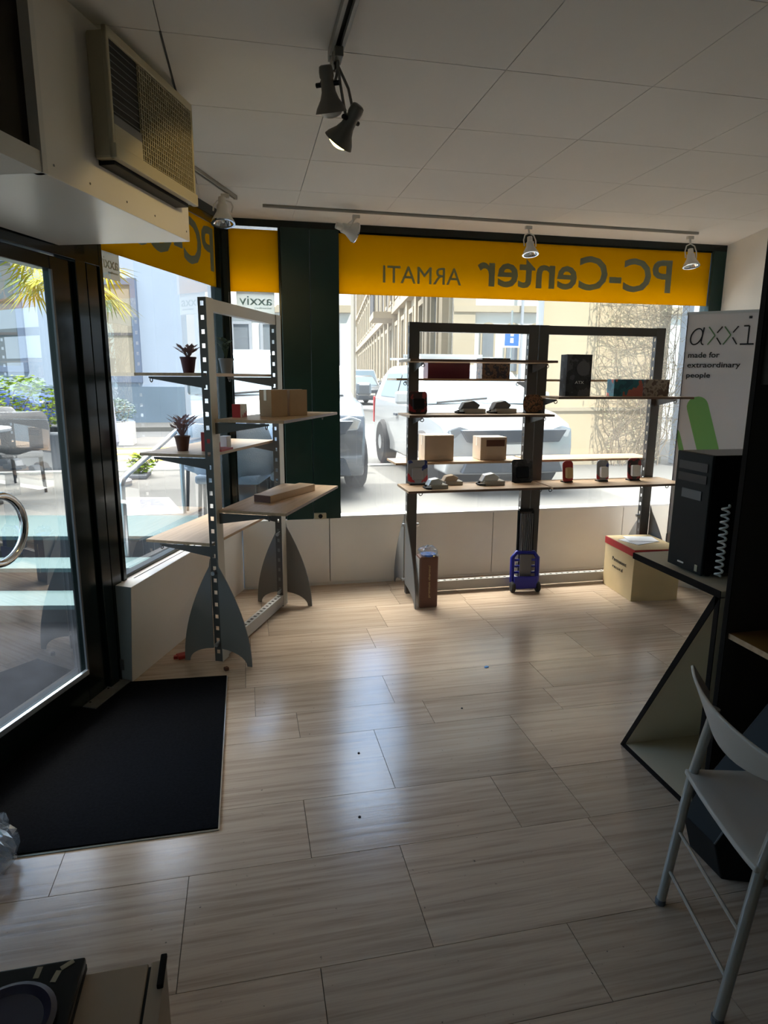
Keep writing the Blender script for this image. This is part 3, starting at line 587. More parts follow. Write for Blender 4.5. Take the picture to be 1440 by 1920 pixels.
o = carton('white and red cable tester pack at the back of the upper room-side shelf', A(.22, -.07, zA), (.09, .05, .075), 'packwhite', rz=AZ, name='retail_box', flaps=False); MB().box(-.047, -.045, -.025, .025, 0, .075).obj('end_label', 'red', o)
o = carton('white and red adapter box standing on the middle window-side shelf', A(.22, .12, 1.213), (.10, .07, .11), 'packwhite', rz=AZ, name='retail_box', flaps=False); MB().box(-.052, -.05, -.035, .035, 0, .11).obj('end_label', 'red', o)
MB().box(-.05, .10, -.09, .0, 0, .012).obj('red_base', 'red', o)
carton('little white box beside the white and red adapter box', A(.40, .12, 1.213), (.06, .05, .07), 'paper', rz=AZ, name='small_box', flaps=False)
def pot_plant(label, loc, potm, leafm, h, n=26, spread=.06):
    o = thing('potted_plant', label, 'plant', loc)
    MB().lathe([(.03, 0), (.042, .075), (.046, .08), (.046, .088), (.036, .088), (.034, .07)], 20).obj('pot', potm, o, smooth=True)
    MB().lathe([(.0001, .072), (.036, .072)], 16, cap=False).obj('soil', 'darkbrown', o)
    mb = MB()
    for i in range(n):
        a_ = random.uniform(0, 2 * PI); r_ = random.uniform(.01, spread); z_ = random.uniform(.5, 1) * h
        tip = Vector((r_ * math.cos(a_), r_ * math.sin(a_), .08 + z_)); mb.tube([(0, 0, .075), tip * .5 + Vector((0, 0, .05)), tip], [.002, .0018, .001], 4)
        w = Vector((-math.sin(a_), math.cos(a_), .2)) * .014; l = Vector((math.cos(a_), math.sin(a_), .6)) * .024
        mb.quad(tip - l, tip - w, tip + l, tip + w)
    mb.obj('foliage', leafm, o); return o
pot_plant('dry reddish potted plant on the top window-side shelf left of the near post', A(.15, .20, 1.659), 'pot', 'dryflower', .07, 34)
pot_plant('grey potted cactus plant on the top shelf behind the near post', A(.42, .10, 1.659), 'potgrey', 'plantdark', .12, 16, .04)
pot_plant('pink dry plant on the middle window-side shelf behind the near post', A(.16, .27, 1.213), 'darkbrown', 'dryflower', .12, 50, .08)
# goods on rack B
def B(x, y, z): return (x, y, z)
carton('long burgundy box on the rear upper shelf', (1.51, 4.80, 1.638), (.33, .13, .135), 'boxburg', name='retail_box', flaps=False)
o = carton('dark photo-printed box beside the burgundy box', (1.885, 4.80, 1.638), (.225, .13, .155), 'boxphoto', name='retail_box', flaps=False)
o = carton('tall black box standing on the right bay', (2.40, 4.46, 1.516), (.20, .10, .30), 'boxblack', name='retail_box', flaps=False)
MB().lathe([(.052, 0), (.052, .002)], 24, T(0.03, -.052, .20) @ Matrix.Rotation(PI / 2, 4, 'X')).obj('printed_disc', 'greyplastic', o)
lettering('lettering', 'ATX', 'paper', o, (-.03, -.0525, .09), (1, 0, 0), (0, 0, 1), w=.07, h=.02)
carton('teal photo-printed box lying on the right bay', (2.80, 4.44, 1.516), (.24, .10, .125), 'boxteal', name='retail_box', flaps=False)
carton('brown photo-printed box beside the teal box', (3.04, 4.44, 1.516), (.20, .10, .125), 'boxbrown', name='retail_box', flaps=False)
def blister(label, loc, w, h, m, rz=0, d=.03, round_=.02, tilt=.12, window='paper'):
    o = thing('blister_pack', label, 'pack', loc, rz)
    def rr(w, h, r, z=0):
        p = []
        for cx, cz, a0 in ((w / 2 - r, r, -PI / 2), (w / 2 - r, h - r, 0), (-w / 2 + r, h - r, PI / 2), (-w / 2 + r, r, PI)):
            for k in range(5): p.append((cx + r * math.cos(a0 + k * PI / 8), cz + r * math.sin(a0 + k * PI / 8)))
        return p
    U_ = Vector((0, math.sin(tilt), math.cos(tilt)))
    MB().prism(rr(w, h, round_), (0, .006, 0), (0, 0, 0), (1, 0, 0), U_).obj('backing_card', m, o)
    MB().prism(rr(w * .62, h * .5, .012), (0, -d, 0), U_ * (h * .2), (1, 0, 0), U_).obj('blister_shell', window, o, bevel=.006)
    MB().box(-w * .4, w * .4, -.01, .05, 0, .008).obj('stand_base', 'black', o)
    return o
blister('red and black pack standing at the left end of the second shelf', (1.19, 4.42, 1.393), .135, .155, 'packred', window='black')
blister('rounded brown wicker-look pack at the middle post on the second shelf', (2.07, 4.44, 1.393), .155, .135, 'wicker', round_=.05, d=.012, window='wicker')
blister('red, grey and blue pack standing at the left end of the lowest shelf', (1.225, 4.52, .872), .15, .18, 'packmix', window='packmix', d=.012)
blister('black pack with curved print in front of the middle post', (2.03, 4.48, .872), .165, .175, 'boxblack', window='blackgloss', d=.012)
blister('red clam pack with orange bulb, left of the three packs', (2.385, 4.44, .870), .09, .165, 'red', round_=.03, window='tan', rz=.12)
blister('dark blue clam pack with white bulb, middle of the three packs', (2.675, 4.44, .870), .10, .165, 'packmix', round_=.03, window='paper')
blister('black and red clam pack with white bulb, right of the three packs', (2.945, 4.44, .870), .115, .175, 'packred', round_=.035, window='paper')
def adapter(label, loc, s=1.0, rz=0, m='greyplastic'):
    o = thing('travel_adapter', label, 'adapter', loc, rz)
    MB().box(-.085 * s, .085 * s, -.055, .055, 0, .035 * s).obj('tray', 'bagside', o, bevel=.004)
    mb = MB(); mb.prism([(-.10 * s, .0), (.03 * s, 0), (.05 * s, .03), (.0, .062 * s), (-.07 * s, .05 * s)], (0, .07, 0), (0, -.035, .03 * s), (1, 0, 0), (0, 0, 1)); mb.obj('device', m, o, bevel=.006)
    MB().tube([(-.10 * s, 0, .02), (-.13 * s, -.01, .012), (-.12 * s, -.05, .009), (-.08 * s, -.07, .009)], .008, 6).obj('cable', 'black', o, smooth=True)
    return o
adapter('left of the two grey gadgets in trays on the second shelf', (1.60, 4.45, 1.393))
adapter('right of the two grey gadgets in trays on the second shelf', (1.835, 4.45, 1.393), 1.0, .1)
adapter('silver gadget tray at the front left corner of the lowest shelf', (1.32, 4.36, .872), .8, .1, 'alu')
adapter('flat tan gadget tray behind the silver one on the lowest shelf', (1.48, 4.50, .872), .8, 0, 'cardlight')
adapter('silver gadget tray in the middle of the left lowest shelf', (1.77, 4.44, .872), .95, 0, 'alu')
o = carton('plain pale brown carton on the rear lower shelf', (1.44, 4.80, 1.02), (.23, .18, .195), 'cardlight'); o['label'] = 'larger plain pale brown carton on the rear lower shelf'
o = carton('pale carton with a printed dark label on the rear lower shelf', (1.88, 4.80, 1.02), (.215, .18, .175), 'cardlight')
MB().box(-.06, .09, -.0925, -.09, .105, .155).obj('printed_label', 'darkbrown', o)

# brown bag, hand truck, red and tan box, papers, roller banner
o = thing('paper_sack', 'brown printed sack with crumpled clear plastic on top beside the rack foot', 'bag', (1.25, 4.34, 0))
mb = MB(); mb.box(-.065, .075, -.055, .055, 0, .385); mb.obj('body', 'bagprint', o, bevel=.012)
MB().box(-.068, -.064, -.05, .05, .01, .37).obj('side_gusset', 'bagside', o)
lettering('lettering', 'premium charcoal', 'tan', o, (.02, -.0565, .08), (0, 0, 1), (-1, 0, 0), w=.24, h=.022)
def crumple(r, n, m, parent, loc, seed=1, name='crumpled_plastic', sc=(1, 1, 1)):
    rnd = random.Random(seed); mb = MB(); P_ = []
    for i in range(n):
        row = []
        for j in range(n * 2):
            th = PI * i / (n - 1); ph = 2 * PI * j / (n * 2 - 1); rr = r * (.62 + .55 * rnd.random()) if 0 < j < n * 2 - 1 else r * .9
            row.append((rr * math.sin(th) * math.cos(ph) * sc[0], rr * math.sin(th) * math.sin(ph) * sc[1], rr * math.cos(th) * sc[2]))
        P_.append(row)
    mb.grid(P_); return mb.obj(name, m, parent, loc=loc)
crumple(.075, 9, 'clear', o, (.01, 0, .405), 3, sc=(1.1, .8, .7))
mb = MB(); mb.lathe([(.05, 0), (.055, .02)], 16, T(.01, 0, .375)); mb.obj('blue_rim', 'signblue', o)

ht = thing('hand_truck', 'folded blue hand truck with black straps leaning on the middle rack post', 'hand truck', (2.10, 4.49, 0), -.12)
mb = MB()
for s_ in (-1, 1): mb.tube([(s_ * .058, .05, .30), (s_ * .055, .07, .64)], .012, 8)
mb.tube([(-.055, .07, .64), (.055, .07, .64)], .014, 8)
for s_ in (-1, 1): mb.tube([(s_ * .026, .05, .12), (s_ * .022, .065, .62)], .007, 6)
mb.obj('telescopic_handle', 'black', ht, smooth=True)
mb = MB()
for k in range(7): mb.box(-.05 + k * .015, -.042 + k * .015, .03, .05, .3, .62)
mb.obj('elastic_cord', 'greyplastic', ht)
mb = MB(); mb.tube([(-.085, .02, .04), (-.10, .03, .08), (-.10, .035, .27), (-.07, .04, .31), (.07, .04, .31), (.10, .035, .27), (.10, .03, .08), (.085, .02, .04)], .018, 10); mb.box(-.085, .085, 0, .035, .05, .1)
for z_ in (.15, .2, .25): mb.tube([(-.09, .035, z_), (.09, .035, z_)], .010, 8)
mb.obj('frame', 'blue', ht, smooth=True)
mb = MB(); mb.box(-.095, .095, -.02, .0, .03, .13); mb.obj('folding_plate', 'blue', ht, bevel=.006)
mb = MB(); mb.box(-.045, .045, .012, .03, .1, .3); mb.obj('centre_web', 'greyplastic', ht)
for s_ in (-1, 1):
    MB().lathe([(.01, -.016), (.036, -.016), (.042, -.008), (.042, .008), (.036, .016), (.01, .016)], 20, T(s_ * .10, .0, .042) @ Matrix.Rotation(PI / 2, 4, 'Y')).obj('wheel', 'rubber', ht, smooth=True)
bx = thing('storage_box', 'tan cardboard box with a red lid band near the window corner', 'box', (0, 0, 0))
c0, c1, c2 = Vector((2.79, 4.122, 0)), Vector((2.825, 4.578, 0)), Vector((3.16, 4.09, 0)); c3 = c1 + c2 - c0
up = Vector((0, 0, .345)); mb = MB(); mb.prism([(p.x, p.y) for p in (c0, c2, c3, c1)], up); mb.obj('body', 'tan', bx, bevel=.003)
mb = MB(); e_ = .004; mb.prism([(c0.x - e_, c0.y - e_), (c2.x + e_, c2.y - e_), (c3.x + e_, c3.y + e_), (c1.x - e_, c1.y + e_)], (0, 0, .055), (0, 0, .345)); ld_ = mb.obj('lid', 'red', bx, bevel=.002)
mb = MB(); mb.prism([(c0.x, c0.y), (c2.x, c2.y), (c3.x, c3.y), (c1.x, c1.y)], (0, 0, .002), (0, 0, .4)); mb.obj('lid_top', 'tan', ld_)
dr_ = (c0 - c1).normalized(); lettering('lettering', 'Permanent', 'inkblack', bx, c1 + dr_ * .14 + Vector((-.004, 0, .24)), dr_, (0, 0, 1), w=.22, h=.03); lettering('lettering', 'record', 'inkblack', bx, c1 + dr_ * .15 + Vector((-.004, 0, .185)), dr_, (0, 0, 1), w=.16, h=.025)
mb = MB(); mb.box(-.14, .10, -.10, .09, 0, .003, Rz(.3)); mb.box(-.10, .13, -.05, .11, .003, .006, Rz(-.25)); tag(mb.obj('loose_paper', 'paper', loc=(3.00, 4.38, .4025)), 'loose white papers on top of the tan and red box', 'paper')

rb = thing('roller_banner', 'white roller banner with green stripes and black letters by the right wall', 'banner', (3.32, 4.50, 0), math.radians(-42))
BW, BH = .80, 2.135
mb = MB(); mb.box(0, BW, -.001, .001, .42, BH); mb.obj('banner_sheet', 'bannercloth', rb)
MB().box(-.005, BW + .005, -.008, .008, BH - .012, BH + .008).obj('top_rail', 'alu', rb)
mb = MB(); mb.box(-.02, BW + .02, -.05, .05, .0, .07); mb.box(-.004, BW, -.002, .002, .07, .42); mb.obj('base_cassette', 'alu', rb, bevel=.01)
MB().tube([(.004, -.006, .07), (.004, -.006, BH)], .003, 6).obj('edge_cord', 'inkblack', rb)
ZB = BH - .235
mb = MB(); mb.tube([(.075 + .038 * math.cos(a_) + .012 * math.sin(a_), -.003, ZB + .062 + .058 * math.sin(a_)) for a_ in [2 * PI * k / 28 for k in range(28)]], .0058, 4, closed=True)
mb.tube([(.122, -.003, ZB + .128), (.110, -.003, ZB + .02), (.118, -.003, ZB + .004), (.128, -.003, ZB + .002)], .0058, 4); mb.obj('letter_stroke', 'inkblack', rb)
for k in range(2):
    x = .155 + k * .105
    for (ax, az, bx_, bz, mt_) in ((0, .13, .045, .068, 'inkgreen'), (.045, .068, 0, 0, 'inkgreen'), (.09, .13, .058, .085, 'inkblack'), (.058, .05, .09, 0, 'inkblack')):
        MB().tube([(x + ax, -.003, ZB + az), (x + bx_, -.003, ZB + bz)], .0055, 4).obj('letter_stroke', mt_, rb)
mb = MB()
for (x0_, z0_, x1_, z1_) in ((.385, .13, .42, .13), (.42, .13, .42, .0), (.37, 0, .46, 0), (.412, .19, .432, .19)): mb.tube([(x0_, -.003, ZB + z0_), (x1_, -.003, ZB + z1_ + 1e-4)], .009 if z0_ > .15 else .0055, 6)
for a_ in ((.50, .13, .54, 0), (.54, 0, .58, .13)): mb.tube([(a_[0], -.003, ZB + a_[1]), (a_[2], -.003, ZB + a_[3])], .0055, 4)
mb.obj('letter_stroke', 'inkblack', rb)
for k, t_ in enumerate(('made for', 'extraordinary', 'people')):
    lettering('lettering', t_, 'inkblack', rb, (.03, -.0025, ZB - .095 - k * .075 - (.0 if k == 0 else .01)), (1, 0, 0), (0, 0, 1), w=(.215, .36, .165)[k], h=(.042, .052, .050)[k], bold=.012)
for k, (xa, za, L_, w_) in enumerate(((.13, 1.44, 1.0, .075), (-.02, 1.22, .8, .045))):
    d_ = Vector((.30, 0, -.95)).normalized(); n_ = Vector((d_.z, 0, -d_.x)); pts = []
    base = Vector((xa, -.002, za))
    pts = [base + n_ * (w_ * math.cos(a_)) - d_ * (w_ * math.sin(a_)) for a_ in [PI * i / 10 for i in range(11)]]
    poly = pts + [base - n_ * w_ + d_ * L_, base + n_ * w_ + d_ * L_]
    poly = [Vector((min(max(p_.x, 0.003), BW - .003), p_.y, max(p_.z, .42))) for p_ in poly]
    MB().prism([(p_.x, p_.z) for p_ in poly], (0, -.0008, 0), (0, -.0015, 0), (1, 0, 0), (0, 0, 1)).obj('green_stripe', 'greenprint', rb)

# ================================================================== RIGHT SIDE COUNTER, PC, CABINET
ct = thing('wedge_counter', 'cream counter with black edges and a slanting open end', 'counter', (1.63, 1.88, 0))
tk = .022
mb = MB(); mb.box(0, 1.3, 0.0, .53, .878, .900); mb.obj('counter_top', 'counterside', ct)
mb = MB(); mb.box(-.004, 0, -.0, .533, .874, .900); mb.box(-.004, 1.3, .53, .534, .874, .900); mb.obj('edge_band', 'counteredge', ct)
sl = [(.484, 0), (.506, 0), (.03, .874), (.0, .874)]
mb = MB(); mb.prism(sl, (1.25, 0, 0), (0, 0, 0), (0, 1, 0), (0, 0, 1)); sp_ = mb.obj('slanted_panel', 'counterside', ct)
mb = MB(); mb.prism(sl, (-.004, 0, 0), (0, 0, 0), (0, 1, 0), (0, 0, 1)); mb.obj('edge_band', 'counteredge', sp_)
mb = MB(); mb.box(0, 1.25, 0, .485, .0, tk); bp_ = mb.obj('bottom_panel', 'counterside', ct)
MB().box(-.004, 0, 0, .485, 0, tk).obj('edge_band', 'counteredge', bp_)
mb = MB(); mb.box(0, 1.25, -.0, .02, tk, .874); vp_ = mb.obj('side_panel', 'counterside', ct)
MB().box(-.004, 0, -.0, .022, 0, .874).obj('edge_band', 'counteredge', vp_)
mb = MB(); mb.prism([(.02, .022), (.48, .022), (.02, .86)], (.01, 0, 0), (.42, 0, 0), (0, 1, 0), (0, 0, 1)); mb.obj('back_panel', 'counterside', ct)
pc = thing('tower_computer', 'black tower computer standing on the counter end', 'computer', (1.66, 2.03, .9))
mb = MB(); mb.box(.012, .45, .0, .20, .012, .465); mb.obj('case', 'blackgloss', pc, bevel=.004)
mb = MB(); mb.box(0, .012, .0, .20, .008, .465); fp = mb.obj('front_panel', 'black', pc, bevel=.004)
for z_ in (.415, .37): MB().box(-.003, 0, .02, .18, z_ - .016, z_ + .016).obj('drive_bay', 'blackgloss', fp)
MB().box(-.003, 0, .04, .15, .29, .325).obj('card_reader', 'greyplastic', fp); MB().box(-.003, 0, .10, .135, .03, .036).obj('badge', 'alu', fp)
MB().box(-.003, 0, .02, .035, .02, .045).obj('sticker', 'cream', fp)
[MB().lathe([(.012, 0), (.012, .012)], 10, T(x, y, 0)).obj('foot', 'rubber', pc) for x in (.05, .4) for y in (.03, .17)]
mb = MB(); pts = []
for i in range(150):
    t_ = i / 149; pts.append(Vector((.14 + .012 * math.cos(t_ * 2 * PI * 11), -.028 + .012 * math.sin(t_ * 2 * PI * 11), .03 + t_ * .27)))
mb.tube(pts, .0042, 6); tag(mb.obj('coiled_cable', 'white', loc=(1.555, 2.008, .890)), 'coiled white cable hanging beside the black tower computer', 'cable')

cb_ = thing('tall_cabinet', 'tall dark open cabinet at the right with a brown shelf', 'cabinet', (1.635, 1.86, 0))
mb = MB(); mb.box(0, .42, -.02, 0, 0, 2.13); s1 = mb.obj('side_panel', 'cabdark', cb_); MB().box(-.003, 0, -.021, .001, 0, 2.13).obj('edge_band', 'counteredge', s1)
MB().box(0, .42, -1.42, -1.40, 0, 2.13).obj('side_panel', 'cabdark', cb_)
MB().box(.40, .42, -1.40, -.02, 0, 2.13).obj('back_panel', 'cabdark', cb_)
MB().box(0, .42, -1.42, 0, 2.13, 2.15).obj('top_panel', 'cabdark', cb_); MB().box(0, .42, -1.40, -.02, .04, .06).obj('bottom_panel', 'cabdark', cb_)
sh_ = MB().box(.012, .40, -1.40, -.02, .738, .758).obj('shelf_board', 'browntop', cb_); MB().box(.010, .012, -1.40, -.02, .738, .758).obj('edge_band', 'wood', sh_)
MB().box(.012, .02, -1.40, -.02, 1.62, 2.12).obj('door', 'darkpanel', cb_, label='dark brown upper door')
# black wedge thing behind the chair
mb = MB(); mb.prism([(0, .0), (.10, 0), (.26, .42), (.26, .70), (.03, .28), (-.035, .13)], (0, -.16, 0), (1.50, 1.74, 0), (.93, -.36, 0), (0, 0, 1)); bs = tag(mb.obj('waste_bin', 'black', bevel=.004), 'black angular bin behind the white folding chair', 'bin')
MB().tube([(1.4675, 1.592, .13), (1.53, 1.57, .28), (1.742, 1.487, .75)], .003, 5).obj('rim_trim', 'greyplastic', bs)

# ------------------------------------------------------------------ folding chair
ch = thing('folding_chair', 'white folding chair with silver tube legs at the lower right', 'chair', (1.19, 1.345, 0))
CC = Vector((1.19, 1.345, 0)); Lx = Vector((.247, .969, 0)); Px = Vector((.969, -.247, 0))
def K(p, l, z): return Px * p + Lx * l + Vector((0, 0, z))
for s_ in (1, -1):
    l = .194 * s_
    mb = MB(); mb.tube([K(0, l, .0), K(.053, l, .45), K(.10, l, .68)], .0145, 10); mb.obj('back_leg', 'chairmetal', ch, smooth=True)
    MB().lathe([(.016, 0), (.016, .016), (.0148, .018)], 12, Matrix.Translation(K(0, l, 0))).obj('rubber_foot', 'greyplastic', ch)
    l2 = .165 * s_; mb = MB(); mb.tube([K(.14, l2, .435), K(.42, l2, .0)], .011, 10); mb.obj('front_leg', 'chairmetal', ch, smooth=True)
for z_, p_ in ((.265, .032), (.125, .015)): MB().tube([K(p_, -.19, z_), K(p_, .19, z_)], .0055, 8).obj('rung', 'chairmetal', ch, smooth=True)
MB().tube([K(.35, -.165, .08), K(.35, .165, .08)], .0055, 8).obj('rung', 'chairmetal', ch, smooth=True)
MB().tube([K(.08, -.19, .432), K(.08, .19, .432)], .007, 8).obj('rung', 'chairmetal', ch, smooth=True)
P_ = []
for i in range(9):
    row = []
    for j in range(9):
        u_ = i / 8; v_ = j / 8 * 2 - 1; p_ = .035 + .37 * u_; w_ = .205 - .012 * (u_ > .9); z_ = .452 + .012 * abs(v_) ** 3 - .010 * (1 - v_ * v_) * math.sin(PI * u_) - .02 * max(0, u_ - .85) / .15
        row.append(K(p_, v_ * w_, z_))
    P_.append(row)
MB().grid(P_).obj('seat', 'chairwhite', ch, smooth=True, solid=.016, bevel=.004)
P_ = []
for i in range(7):
    row = []
    for j in range(17):
        u_ = i / 6; v_ = j / 16 * 2 - 1
        z0 = .655 + .055 * v_ * v_; z1 = .785 + .012 * v_
        row.append(K((.04 + .055 * v_ * v_) * (1 - u_) + (-.008 + .045 * v_ * v_) * u_, v_ * .235, z0 + (z1 - z0) * u_))
    P_.append(row)
MB().grid(P_).obj('backrest', 'chairwhite', ch, smooth=True, solid=.010, bevel=.003)

# ------------------------------------------------------------------ lower left things
o = thing('drawer_pedestal', 'beige pedestal cabinet at the lower left edge of the picture', 'cabinet', (-.26, .95, 0), 0)
MB().box(-.26, .035, -.45, .185, 0, .50).obj('body', 'cardlight', o, bevel=.003)
MB().box(.041, .068, -.45, .185, 0, .50).obj('side_panel', 'cardlight', o); MB().box(.034, .042, -.45, .18, 0, .495).obj('shadow_gap', 'black', o)
MB().box(.058, .070, .12, .19, .502, .512).obj('handle', 'counteredge', o, bevel=.002)
CONE = (.075, .10)
sw = thing('speaker_box', 'black speaker box with a round cone lying on the beige pedestal', 'speaker', (-.52, .92, .50), 0)
MB().box(-.2, .18, -.30, .225, 0, .012).obj('base', 'black', sw); MB().box(-.2, .18, -.30, .225, .012, .03).obj('body', 'blackgloss', sw, bevel=.004)
MB().lathe([(.13, .03), (.135, .04), (.12, .046), (.108, .042), (.10, .034), (.0001, .032)], 40, T(CONE[0], CONE[1], .0135) @ Matrix.Scale(.62, 4), cap=False).obj('cone_surround', 'violet', sw, smooth=True)
for x, y, a_ in ((.10, .205, .5), (.135, .19, .35), (.15, .212, -.4)): MB().box(-.012, .012, -.005, .005, .03, .031, T(x, y, 0) @ Rz(a_ + 1)).obj('sticker', 'cream', sw)
o = thing('plastic_bag', 'crumpled clear plastic bag on the floor at the mat corner', 'bag', (-.885, 2.13, 0)); crumple(.10, 11, 'clear', o, (0, 0, .085), 9, 'bag_film', (.75, .8, 1)); crumple(.07, 9, 'clear', o, (.01, -.03, .06), 5, 'inner_film')
MB().box(-.03, .03, -.012, .012, 0, .018).obj('red_clip', 'redplastic', tag(MB().box(-.012, .05, -.03, .03, 0, .022, Rz(.4)).obj('doorstop', 'redplastic', loc=(-.435, 3.74, 0), bevel=.006), 'small red doorstop beside the near rack foot', 'doorstop'), loc=(.0, 0, .0))
tag(MB().box(-.012, .012, -.012, .012, 0, .02, Rz(.5)).obj('rubber_plug', 'darkbrown', loc=(-.157, 3.52, 0), bevel=.003), 'little dark plug on the floor at the mat edge', 'plug')
tag(MB().prism([(0, 0), (.02, .004), (.024, .02), (.008, .024), (-.004, .012)], (0, 0, .004)).obj('plastic_scrap', 'bluebit', loc=(1.305, 3.255, 0)), 'tiny blue scrap lying on the open floor', 'scrap')
for k, (x, y) in enumerate(((.37, 2.13), (.44, 2.55), (1.02, 2.84))):
    tag(MB().lathe([(.006, 0), (.004, .004), (.0005, .005)], 8).obj('debris_speck', 'black', loc=(x, y, 0)), ('dark speck of debris on the middle of the floor', 'dark speck near the reflection on the floor', 'dark speck right of the reflection on the floor')[k], 'debris')

# ================================================================== OUTSIDE
SZ = .42
EE = Vector((.984, -.178)) # direction of the step noses
def wline(s_off): # intersection helper: x on outer wall line at given distance outwards
    return A0 - NN * s_off
def nose_end(p, off):  # walk from p along EE until the wall line offset outwards by off
    a_ = A0 - NN * off; d = UU; e = EE
    det = e.x * (-d.y) + d.x * e.y; rx, ry = a_.x - p[0], a_.y - p[1]
    t_ = (rx * (-d.y) + d.x * ry) / det; return (p[0] + e.x * t_, p[1] + e.y * t_)
levels = [(.14, (-3.0, 4.745), (-3.0, 5.06)), (.28, (-3.0, 5.145), (-3.0, 5.44)), (.42, (-3.0, 5.55), (-3.0, 6.35))]
for k, (z, n0, f0_) in enumerate(levels):
    n1 = nose_end(n0, .06); f1_ = nose_end(f0_, .06) if k < 2 else (-.32, 6.35 - .178 * 2.68 / .984)
    if k == 2: n1 = nose_end(n0, .06)
    poly = [n0, n1, f1_, f0_] if k < 2 else [n0, n1, (-.32, 5.17), (.4, 5.17), (.4, 5.72), f0_]
    mb = MB(); mb.prism(poly, (0, 0, .03), (0, 0, z - .028)); st = mb.obj('steps_tread', 'stepgrate'); st['kind'] = 'structure'
    poly2 = [(n0[0], n0[1] + .05), (n1[0], n1[1] + .05), poly[2], poly[3]] if k < 2 else [(n0[0], n0[1] + .05), (n1[0], n1[1] + .03), (-.32, 5.17), f0_]
    MB().prism(poly2, (0, 0, z - .028 + .15), (0, 0, -.15)).obj('steps_riser', 'stepdark', st)
mb = MB(); a_, b_ = WP(-.25, -.08), WP(4.2, -.08); mb.prism([(a_.x, a_.y), (-6, a_.y), (-6, b_.y), (b_.x, b_.y)], (0, 0, .165), (0, 0, -.16)); o = struct(mb.obj('ground_pit', 'pitmat'))
mb = MB(); mb.box(-6, -3.0, 1.2, 6.4, 0, .42); struct(mb.obj('ground_retaining_wall', 'stepdark'))
mb = MB(); mb.prism([(-30, 6.3), (-3, 6.3), (.4, 5.7), (.4, 5.16), (4.1, 5.16), (14, 5.16), (14, 9.0), (-30, 9.0)], (0, 0, -.3), (0, 0, SZ)); struct(mb.obj('ground_pavement', 'pavement'))
mb = MB(); mb.box(-60, 70, 9.0, 260, .05, SZ - .02); struct(mb.obj('ground_road', 'road'))
mb = MB(); mb.box(-30, 3.9, 8.9, 9.05, .1, SZ + .02); struct(mb.obj('ground_curb', 'curb'))
mb = MB(); mb.box(-30, .5, 15.9, 17.6, .2, SZ + .08); struct(mb.obj('ground_far_pavement', 'pavement'))
mb = MB()
for k in range(3): mb.box(-3.2 + .0 * k, -.4, 10.2 + k * .9, 10.35 + k * .9, SZ - .02, SZ - .015)
struct(mb.obj('ground_road_marking', 'roadyellow'))
mb = MB(); mb.prism([(-1.45, 6.95), (-.80, 6.85), (-.58, 5.98), (-1.30, 5.98)], (0, 0, .004), (0, 0, SZ)); struct(mb.obj('ground_grating_frame', 'curb'))
mb = MB(); mb.prism([(-1.38, 6.85), (-.90, 6.77), (-.70, 6.12), (-1.24, 6.12)], (0, 0, .006), (0, 0, SZ)); struct(mb.obj('ground_grating', 'grating'))

# handrail
hr = thing('handrail', 'bent stainless steel handrail beside the entrance steps', 'handrail', (-.93, 5.11, .14))
h0 = Vector((-.93, 5.11, .14))
mb = MB(); mb.tube([Vector(p) - h0 for p in ((-.93, 5.11, .28), (-.93, 5.11, .84), (-.922, 5.14, .875), (-.905, 5.2, .90), (-.56, 6.25, 1.21), (-.53, 6.34, 1.245), (-.48, 6.43, 1.27), (-.43, 6.49, 1.285), (-.36, 6.56, 1.285))], .022, 12); mb.obj('rail', 'steel', hr, smooth=True)
MB().tube([Vector(p) - h0 for p in ((-.575, 6.02, .42), (-.575, 6.02, .98), (-.55, 6.05, 1.02), (-.54, 6.12, 1.04), (-.53, 6.2, 1.04))], .020, 12).obj('post', 'steel', hr, smooth=True)

